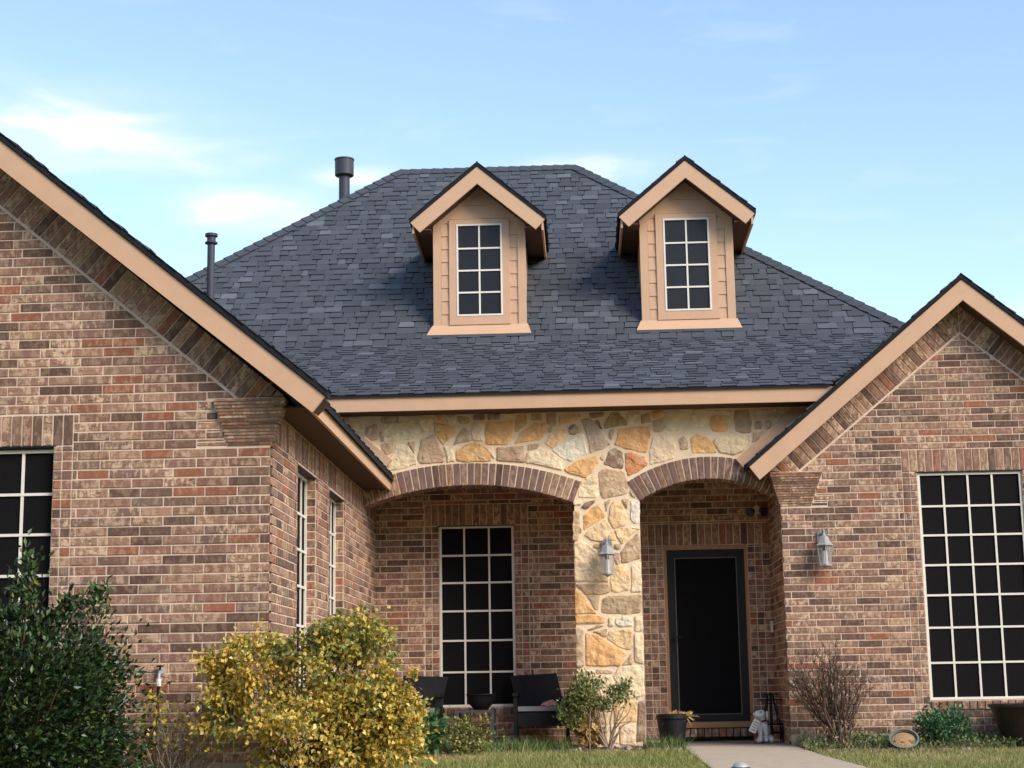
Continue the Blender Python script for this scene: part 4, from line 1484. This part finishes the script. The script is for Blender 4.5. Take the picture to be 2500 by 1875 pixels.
a = Acc()
N = 120000
X, Y = rng.uniform(-2.4, 6.5, N), rng.uniform(-4.2, 0.1, N)
l_, r_ = walkx(Y)
bedR = (X > 2.5) & (Y > -0.78)
bedC = (X > -0.1) & (X < 1.28) & (Y > -0.3)
ok = ((X < l_) | (X > r_)) & ~bedR & ~bedC & ~((X < -2.1) & (Y < -3.0))
X, Y = X[ok], Y[ok]
n1 = np.sin(X*2.1+1.3)*np.cos(Y*3.1+X)+np.sin(X*0.9-Y*2.3+0.7)
dry = (n1+rng.normal(size=len(X))*0.7) > 0.55
P = np.c_[X, Y, np.where(Y > 0, -0.12, -0.12+0.05*Y)-0.02]
blades(a, P[~dry], 0.03, 0.085, 0.005, [lin(140, 148, 82), lin(164, 164, 100), lin(116, 130, 68), lin(184, 174, 122)], [40, 26, 20, 14])
blades(a, P[dry], 0.02, 0.07, 0.005, [lin(206, 184, 138), lin(188, 170, 118), lin(166, 158, 98)], [40, 34, 26], 0.8)
o = a.build('lawn_grass', 'grass', kind='stuff')
tag(o, 'patchy green and straw coloured lawn grass before the porch', 'grass')
a = Acc()
N = 2600
X, Y = np.r_[rng.uniform(-2.1, 0.15, N), rng.uniform(0.85, 1.3, 320)], np.r_[rng.normal(-0.05, 0.16, N), rng.normal(-0.1, 0.12, 320)]
P = np.c_[X, Y, np.full(len(X), -0.14)]
blades(a, P, 0.06, 0.2, 0.006, [lin(96, 122, 66), lin(130, 146, 90), lin(70, 96, 52), lin(168, 160, 110)], [40, 26, 22, 12], 0.6)
o = a.build('porch_edge_grass', 'grass', kind='stuff')
tag(o, 'taller grass tufts along the front edge of the porch slab', 'grass')
a = Acc()
N = 3400
X, Y = rng.uniform(2.5, 6.2, N), rng.uniform(-0.72, -0.04, N)
P = np.c_[X, Y, -0.05+0.14*Y-0.005]
pp = P+np.c_[np.zeros(N), np.zeros(N), rng.uniform(0.01, 0.09, N)]
keep = rng.uniform(size=N) < (0.25+0.75*(np.sin(X*4.3)+np.cos(X*2.1+Y*5) > 0.1))
leaves(a, pp[keep], rng.normal(size=(keep.sum(), 3))+np.array([0, 0, .6]), np.full(keep.sum(), 0.045), np.full(keep.sum(), 0.013), pick([lin(86, 112, 66), lin(120, 136, 84), lin(150, 146, 96), lin(70, 88, 50)], [36, 26, 18, 20], keep.sum()))
blades(a, P[::2], 0.04, 0.12, 0.005, [lin(120, 132, 80), lin(176, 160, 116), lin(90, 108, 60)], [40, 30, 30], 0.8)
o = a.build('bed_weeds', 'leaf', kind='stuff')
tag(o, 'low weeds and grass in the bed along the right wing', 'weeds')
a = Acc()
for i in range(420):
    if i < 260:
        x, y = random.uniform(-0.05, 1.25), random.uniform(-0.36, 0.05)
    else:
        x, y = random.uniform(2.6, 4.2), random.uniform(-0.95, -0.6)
    s_ = random.uniform(0.012, 0.035)
    ax = Vector((random.uniform(-1, 1), random.uniform(-1, 1), random.uniform(-0.4, 0.4))).normalized()
    ay = ax.orthogonal().normalized()
    a.obox((x, y, gz(y)+s_*0.3), ax*s_, ay*s_*0.6, ax.cross(ay)*s_*0.4, jit(random.choice([lin(120, 104, 88), lin(96, 82, 70), lin(160, 146, 130), lin(110, 96, 66)]), 0.2))
MAT['chips'] = material('bark_chips', None, 0.95, 0.2, 60, 0.5, 90)
o = a.build('bark_mulch', 'chips', kind='stuff')
tag(o, 'loose bark chips and stones round the stone pier', 'mulch')

# unseen trees added behind the camera to keep low sky light off the porch
def porch_shading_tree():
    t = thing('porch_shading_tree', 'broad green tree added out of view to shade the porch', 'tree', group='unseen trees added to block low sky light')
    a = Acc()
    branching(a, (0, 0, -0.1), [(random.uniform(-3, 3), random.uniform(-2.5, 2.5), random.uniform(5, 9)) for _ in range(9)], 0.22, 5, 0.3)
    a.build('trunk', 'bark', t)
    a = Acc()
    p, o_ = blob_points((0, 0, 6.6), (4.4, 3.6, 4.6), 3200, 70, 0.42, 0.45)
    leaves(a, p, o_+rng.normal(size=p.shape)*0.7, np.full(len(p), 0.55), np.full(len(p), 0.24), pick([lin(70, 92, 48), lin(92, 112, 62), lin(52, 72, 38)], [40, 30, 30], len(p)))
    a.build('crown', 'leaf', t)
    return t


t0_ = porch_shading_tree()
for i, (x, y, sc_) in enumerate([(-27, -38, 1.2), (-18.5, -36, 1.3), (-10, -39, 1.2), (-2.5, -37, 1.32), (6, -38, 1.22), (14.5, -36, 1.3), (23, -39, 1.2), (31, -37, 1.3)]):
    o = t0_
    if i:
        o = t0_.copy()
        COL.objects.link(o)
        for ch in t0_.children:
            c2 = ch.copy()
            COL.objects.link(c2)
            c2.parent = o
    o.location = (x, y, gz(y))
    o.rotation_euler = (0, 0, i*1.7)
    o.scale = (sc_, sc_, sc_)

# ------------------------------------------------------------------ wall lanterns
def lantern(label, x, y, z, s=1.0):
    """z at the top of the back plate, y the wall face"""
    t = thing('wall_lantern', label, 'lantern', group='coach lanterns on the front walls')
    yc = y-0.125
    a = Acc()
    pts = []
    for i in range(13):
        th = math.pi*i/12
        pts.append((0.058*math.cos(th), -0.06+0.058*math.sin(th)))
    a.poly_extrude(pts+[(-0.058, -0.15), (0, -0.185), (0.058, -0.15)], lambda u, zz, d: Vector((x+u, y-d, z+zz)), 0.0, 0.018)
    a.build('back_plate', 'zincd', t)
    a = Acc()
    a.tube([(x, y-0.01, z-0.08), (x, y-0.05, z-0.035), (x, y-0.1, z-0.015), (x, yc-0.005, z-0.035), (x, yc, z-0.07)], 0.0115, 8)
    a.lathe((x, yc, z-0.085), [(0.0, 0.035), (0.014, 0.03), (0.02, 0.012), (0.03, 0)], 10)
    a.build('arm', 'zinc', t)
    def hexring(r, zz, sx=1.0):
        return [(x+r*math.cos(math.pi/6+math.pi/3*k), yc+r*math.sin(math.pi/6+math.pi/3*k), z+zz) for k in range(6)]
    a = Acc()
    rings = [hexring(0.026, -0.085), hexring(0.05, -0.10), hexring(0.078, -0.165), hexring(0.106, -0.185), hexring(0.106, -0.193), hexring(0.088, -0.193)]
    a.add([v for r in rings for v in r], [(i*6+k, i*6+(k+1) % 6, i*6+6+(k+1) % 6, i*6+6+k) for i in range(5) for k in range(6)] + [tuple(range(6))])
    a.build('roof_cap', 'zinc', t)
    a = Acc()
    top, bot = hexring(0.092, -0.193), hexring(0.066, -0.395)
    for k in range(6):
        a.tube([top[k], bot[k]], 0.0062, 4)
    ra = [hexring(0.066, -0.392), hexring(0.078, -0.396), hexring(0.078, -0.41), hexring(0.03, -0.418), hexring(0.012, -0.435)]
    a.add([v for r in ra for v in r], [(i*6+k, i*6+(k+1) % 6, i*6+6+(k+1) % 6, i*6+6+k) for i in range(4) for k in range(6)] + [tuple(range(6))])
    a.build('cage', 'zinc', t)
    for k in range(6):
        a = Acc()
        p0, p1, q0, q1 = top[k], top[(k+1) % 6], bot[k], bot[(k+1) % 6]
        a.add([p0, p1, q1, q0], [(0, 1, 2, 3)])
        a.build('glass_pane', 'glass', t)
    a = Acc()
    a.lathe((x, yc, z-0.39), [(0.0, 0.0), (0.036, 0.0), (0.036, 0.02), (0.030, 0.025), (0.030, 0.145), (0, 0.15)], 14)
    a.build('candle', 'candle', t)
    a = Acc()
    a.lathe((x, yc, z-0.245), [(0.012, 0.0), (0.02, 0.0), (0.024, 0.03), (0.012, 0.045), (0, 0.05)], 10)
    a.build('bulb', 'glass_dark', t)


lantern('pewter hexagonal wall lantern on the stone pier between the arches', 0.535, YS-0.025, 2.155)
lantern('pewter hexagonal wall lantern on the brick wall right of the front door', 2.885, -0.008, 2.195)

# ------------------------------------------------------------------ porch furniture
def chair(label, x0, y0, w, flip=1):
    """low black wicker armchair; x0 left edge, front towards -y"""
    t = thing('porch_chair', label, 'chair', group='black wicker porch chairs')
    z0 = -0.1
    yf, yb = y0, y0+0.55
    a = Acc()
    a.box(x0+0.045, x0+w-0.045, yf+0.02, yb-0.04, z0+0.22, z0+0.385)
    a.build('seat', 'wicker', t)
    a = Acc()
    a.box(x0+0.05, x0+w-0.05, yf+0.0, yb-0.1, z0+0.387, z0+0.437)
    a.build('seat_cushion', 'cushion', t)
    a = Acc()
    a.obox((x0+w/2-0.05*flip, yb-0.03, z0+0.57), (w*0.43, 0, 0.012*flip), (0, 0.032, 0), (-0.05*flip, 0.09, 0.225))
    a.build('backrest', 'wicker', t)
    for sx in (0, 1):
        xx = x0+0.02 if sx == 0 else x0+w-0.02
        for yy in (yf+0.03, yb-0.03):
            a = Acc()
            a.box(xx-0.02, xx+0.02, yy-0.02, yy+0.02, z0, z0+0.555)
            a.build('leg', 'black', t)
        a = Acc()
        a.box(xx-0.03, xx+0.03, yf-0.02, yb+0.0, z0+0.556, z0+0.585)
        a.build('armrest', 'black', t)
    return t


chair('black wicker armchair with grey cushion between the porch window and the stone pier', -0.545, 0.62, 0.62)
chair('black wicker armchair half hidden behind the golden shrub', -1.98, 0.62, 0.60, -1)
o = Acc()
for i in range(40):
    pass
a = Acc()
vs = []
nx, ny = 9, 7
for j in range(ny):
    for i in range(nx):
        u, v_ = i/(nx-1), j/(ny-1)
        edge = min(u, 1-u, v_, 1-v_)
        vs.append((-0.24+0.2*u+random.uniform(-.008, .008), 0.66+0.22*v_, 0.34+0.075*math.sqrt(max(0, edge*2))*(0.6+0.5*u)+random.uniform(0, 0.012)))
a.add(vs, [(j*nx+i, j*nx+i+1, (j+1)*nx+i+1, (j+1)*nx+i) for j in range(ny-1) for i in range(nx-1)])
o = a.build('folded_cloth', 'pink', smooth=True)
tag(o, 'rumpled pink cloth lying on the grey chair cushion', 'cloth')
st = thing('side_table', 'small black metal side table under the porch window', 'table')
a = Acc()
a.box(-1.215, -0.772, 0.72, 1.12, 0.278, 0.306)
MAT['tabletop'] = material('table_top', lin(74, 74, 80), 0.5, 0.1, 20)
a.build('table_top', 'tabletop', st)
for xx in (-1.195, -0.80):
    for yy in (0.735, 1.095):
        a = Acc()
        a.box(xx-0.0, xx+0.03, yy-0.012, yy+0.018, -0.1, 0.277)
        a.build('leg', 'tabletop', st)
a = Acc()
a.lathe((-0.925, 0.9, 0.307), [(0, 0), (0.075, 0), (0.085, 0.012), (0.13, 0.06), (0.155, 0.11), (0.165, 0.165), (0.172, 0.168), (0.172, 0.176), (0.158, 0.176), (0.145, 0.11), (0.11, 0.05), (0, 0.03)], 28)
o = a.build('planter_bowl', 'pot', smooth=True)
tag(o, 'round black planter bowl standing on the porch side table', 'bowl')

# ------------------------------------------------------------------ pots
pt = thing('flower_pot', 'tall black flower pot with dried grass left of the front door', 'pot')
px_, py_ = 1.20, 0.28
a = Acc()
a.lathe((px_, py_, -0.1), [(0, 0), (0.118, 0), (0.125, 0.01), (0.165, 0.27), (0.168, 0.285), (0.182, 0.29), (0.182, 0.335), (0.176, 0.34), (0.16, 0.338), (0.155, 0.3), (0, 0.3)], 30)
a.build('pot', 'pot', pt, smooth=False)
a = Acc()
a.lathe((px_, py_, 0.2), [(0.156, 0), (0.08, 0.012), (0, 0.016)], 20)
a.build('potting_soil', 'soil', pt)
a = Acc()
N = 150
pp = np.c_[px_+rng.normal(0.06, 0.06, N), py_+rng.normal(0, 0.06, N), np.full(N, 0.205)]
dd = rng.normal(size=(N, 3))*0.6+np.array([0.3, -0.1, 0.8])
leaves(a, pp, dd, np.full(N, 0.11), np.full(N, 0.005), pick([lin(214, 178, 110), lin(190, 150, 92), lin(224, 196, 140)], [40, 30, 30], N), 0.35)
a.tube([(px_-0.10, py_-0.08, 0.20), (px_-0.17, py_-0.1, 0.25), (px_-0.21, py_-0.1, 0.15), (px_-0.2, py_-0.1, 0.04), (px_-0.17, py_-0.12, -0.02)], 0.007, 5, lin(170, 140, 110))
a.build('dried_grass', 'leaf', pt)
# tilted shallow pot under the window
tp_ = thing('tilted_pot', 'shallow grey rimmed pot of dry soil tipped toward the lawn', 'pot')
cpos = Vector((3.525, -0.66, -0.035))
axt = Vector((-0.10, -0.62, 0.78)).normalized()
MAT['rim'] = material('pot_rim', lin(120, 128, 122), 0.6, 0.15, 30)
a = Acc()
a.lathe(cpos, [(0, -0.15), (0.095, -0.15), (0.138, -0.005), (0.132, -0.002)], 26, axt)
a.build('pot', 'pot', tp_)
a = Acc()
a.lathe(cpos, [(0.136, -0.012), (0.15, -0.01), (0.151, 0.006), (0.136, 0.008), (0.132, -0.02)], 28, axt)
a.build('rim', 'rim', tp_)
a = Acc()
a.lathe(cpos, [(0.134, -0.03), (0.09, -0.012), (0.04, -0.002), (0, 0.0)], 22, axt)
MAT['drysoil'] = material('dry_soil', lin(176, 138, 100), 0.98, 0.35, 60, 1.0, 70)
a.build('dry_soil', 'drysoil', tp_)
# large glazed planter at the right
gp = thing('glazed_planter', 'large dark brown glazed planter in the bed below the right window', 'planter')
a = Acc()
a.lathe((4.82, -0.42, gz(-0.42)), [(0, 0), (0.20, 0), (0.215, 0.02), (0.30, 0.30), (0.335, 0.40), (0.36, 0.405), (0.36, 0.435), (0.34, 0.44), (0.325, 0.425), (0.30, 0.35), (0, 0.34)], 36)
a.build('pot', 'potglaze', gp, smooth=False)
a = Acc()
a.lathe((4.82, -0.42, gz(-0.42)+0.345), [(0.305, 0), (0.1, 0.01), (0, 0.012)], 20)
a.build('potting_soil', 'soil', gp)

# ------------------------------------------------------------------ dog statue with a welcome board
dg = thing('dog_statue', 'white sitting dog statue with floppy ears beside the front door', 'statue')
dx, dy, dz = 2.205, 0.55, -0.1
def ball(acc, c, r, n=16, m=10, rot=None):
    c = Vector(c)
    vs, fs = [], []
    for j in range(m+1):
        th = math.pi*j/m
        for i in range(n):
            ph = 2*math.pi*i/n
            v = Vector((r[0]*math.sin(th)*math.cos(ph), r[1]*math.sin(th)*math.sin(ph), r[2]*math.cos(th)))
            if rot:
                v = rot @ v
            vs.append(c+v)
    for j in range(m):
        for i in range(n):
            fs.append((j*n+i, j*n+(i+1) % n, (j+1)*n+(i+1) % n, (j+1)*n+i))
    acc.add(vs, fs)
# one continuous body grown by skinning a skeleton of joints
me = bpy.data.meshes.new('body')
J = [((0.035, 0.05, 0.055), 0.075), ((0.02, 0.02, 0.15), 0.068), ((-0.005, -0.02, 0.22), 0.05), ((-0.015, -0.035, 0.28), 0.044), ((-0.015, -0.04, 0.325), 0.082), ((-0.075, -0.065, 0.315), 0.034), ((-0.1, -0.075, 0.31), 0.026),
     ((-0.03, -0.055, 0.16), 0.03), ((-0.03, -0.075, 0.06), 0.02), ((-0.035, -0.09, 0.015), 0.023), ((0.03, -0.06, 0.16), 0.03), ((0.03, -0.075, 0.06), 0.02), ((0.03, -0.095, 0.015), 0.023),
     ((-0.04, 0.0, 0.05), 0.04), ((-0.055, -0.06, 0.018), 0.022), ((0.09, 0.0, 0.05), 0.045), ((0.1, -0.06, 0.018), 0.022), ((0.08, 0.12, 0.03), 0.018), ((0.12, 0.15, 0.05), 0.012)]
EJ = [(0, 1), (1, 2), (2, 3), (3, 4), (4, 5), (5, 6), (1, 7), (7, 8), (8, 9), (1, 10), (10, 11), (11, 12), (0, 13), (13, 14), (0, 15), (15, 16), (0, 17), (17, 18)]
me.from_pydata([(dx+p[0], dy+p[1], dz+p[2]) for p, r in J], EJ, [])
ob = bpy.data.objects.new('body', me)
COL.objects.link(ob)
sk = ob.modifiers.new('skin', 'SKIN')
for i, (p, r) in enumerate(J):
    me.skin_vertices[0].data[i].radius = (r, r)
me.skin_vertices[0].data[0].use_root = True
sb_ = ob.modifiers.new('sub', 'SUBSURF')
sb_.levels = sb_.render_levels = 2
me.materials.append(MAT['statue'])
dpg = bpy.context.evaluated_depsgraph_get()
me2 = bpy.data.meshes.new_from_object(ob.evaluated_get(dpg))
ob.modifiers.clear()
ob.data = me2
me2.name = 'body'
if not me2.materials:
    me2.materials.append(MAT['statue'])
me2.polygons.foreach_set('use_smooth', [True]*len(me2.polygons))
ob.parent = dg
for s in (-1, 1):
    a = Acc()
    ball(a, (dx-0.01+0.062*s, dy-0.04, dz+0.30), (0.016, 0.034, 0.052))
    a.build('ear', 'statue', dg, smooth=True)
a = Acc()
ball(a, (dx-0.124, dy-0.088, dz+0.318), (0.011, 0.011, 0.009), 10, 6)
a.build('nose', 'black', dg)
for s in (-1, 1):
    a = Acc()
    ball(a, (dx-0.055+0.034*s, dy-0.104, dz+0.342), (0.007, 0.005, 0.008), 8, 6)
    a.build('eye', 'black', dg)
a = Acc()
a.lathe((dx-0.012, dy-0.03, dz+0.252), [(0.05, -0.008), (0.056, -0.008), (0.056, 0.008), (0.05, 0.008)], 18, (-0.1, -0.25, 1))
a.build('collar', 'black', dg)
a = Acc()
a.obox((dx-0.095, dy-0.13, dz+0.19), (0.034, 0.0, -0.018), (0.003, 0.007, 0.0), (0.034, -0.006, 0.064))
a.build('hanging_board', 'statue', dg)
a = Acc()
for i in range(4):
    a.obox((dx-0.095+0.034*(0.6-0.4*i), dy-0.1385-0.006*(0.6-0.4*i), dz+0.19+0.064*(0.6-0.4*i)), (0.024, 0, -0.0127), (0.0003, 0.0007, 0), (0.003, 0, 0.006))
MAT['faded'] = material('faded_lettering', lin(168, 164, 158), 0.8)
a.build('faded_lines', 'faded', dg)

# wrought iron plant stand behind the dog
pst = thing('plant_stand', 'black wrought iron plant stand in the corner behind the dog statue', 'stand')
sx_, sy_ = 2.325, 0.72
a = Acc()
for s in (-1, 1):
    a.tube([(sx_+s*0.108, sy_-0.1, -0.1), (sx_+s*0.108, sy_-0.1, 0.10), (sx_+s*0.06, sy_-0.05, 0.2), (sx_+s*0.03, sy_, 0.37), (sx_+s*0.03, sy_, 0.43)], 0.009, 6)
a.build('leg', 'black', pst)
a = Acc()
for s in (-1, 1):
    a.tube([(sx_+s*0.108, sy_+0.1, -0.1), (sx_+s*0.108, sy_+0.1, 0.10), (sx_+s*0.05, sy_+0.06, 0.3), (sx_+s*0.03, sy_, 0.43)], 0.009, 6)
a.build('leg', 'black', pst)
for z, r in ((0.10, 0.115), (0.01, 0.115), (0.37, 0.115), (0.43, 0.07)):
    a = Acc()
    pts = [(sx_-r, sy_-r, z), (sx_+r, sy_-r, z), (sx_+r, sy_+r, z), (sx_-r, sy_+r, z), (sx_-r, sy_-r, z)]
    for p, q in zip(pts, pts[1:]):
        a.tube([p, q], 0.009, 6)
    for k in range(3):
        xx = sx_-r+2*r*(k+1)/4
        a.tube([(xx, sy_-r, z), (xx, sy_+r, z)], 0.005, 5)
    a.build('shelf', 'black', pst)
a = Acc()
a.tube([(sx_, sy_-0.02, -0.1), (sx_, sy_-0.02, 0.45)], 0.016, 6)
for s in (-1, 1):
    a.tube([(sx_, sy_-0.03, 0.34), (sx_+s*0.06, sy_-0.05, 0.31), (sx_+s*0.075, sy_-0.06, 0.22), (sx_+s*0.05, sy_-0.06, 0.14), (sx_+s*0.02, sy_-0.04, 0.12)], 0.006, 6)
a.build('scroll', 'black', pst)

# ------------------------------------------------------------------ faucet, path light
fc = thing('wall_faucet', 'chrome and white wall faucet with black hose on the left wing wall', 'faucet')
fx, fz = -3.005, 0.66
a = Acc()
a.lathe((fx, YL, fz+0.03), [(0.03, 0), (0.03, 0.012), (0.013, 0.016), (0.013, 0.06), (0, 0.062)], 14, (0, -1, 0))
a.tube([(fx, YL-0.05, fz+0.03), (fx, YL-0.085, fz+0.015), (fx, YL-0.095, fz-0.03)], 0.013, 10)
a.build('spigot', 'steel', fc)
a = Acc()
a.tube([(fx, YL-0.095, fz-0.02), (fx, YL-0.095, fz-0.075)], 0.019, 12)
a.build('hose_coupling', 'candle', fc)
a = Acc()
a.lathe((fx, YL-0.06, fz+0.05), [(0, 0), (0.008, 0), (0.008, 0.02), (0.028, 0.022), (0.03, 0.032), (0, 0.036)], 12)
a.build('handle', 'black', fc)
a = Acc()
a.tube([(fx, YL-0.095, fz-0.07), (fx-0.005, YL-0.1, fz-0.2), (fx+0.0, YL-0.1, 0.3), (fx-0.08, YL-0.12, 0.1), (fx-0.13, YL-0.16, -0.15), (fx-0.15, YL-0.2, -0.4)], 0.012, 8)
a.build('hose', 'hose', fc)
pl_ = thing('path_light', 'silver capped garden path light in front of the walkway', 'path light')
lx, ly = 1.195, -8.0
lz = gz(ly)
a = Acc()
a.tube([(lx, ly, lz-0.02), (lx, ly, -0.07)], 0.009, 8)
a.build('stake', 'black', pl_)
a = Acc()
a.lathe((lx, ly, -0.07), [(0.012, 0), (0.028, 0.01), (0.035, 0.09), (0.02, 0.092)], 16)
a.build('lens', 'glass', pl_)
a = Acc()
a.lathe((lx, ly, 0.012), [(0.03, -0.012), (0.062, -0.01), (0.066, 0.0), (0.064, 0.012), (0.05, 0.02), (0.04, 0.02)], 22)
a.build('rim', 'black', pl_)
a = Acc()
a.lathe((lx, ly, 0.03), [(0.05, 0.0), (0.046, 0.01), (0.036, 0.022), (0.02, 0.029), (0.0, 0.031)], 22)
a.build('cap', 'steel', pl_)
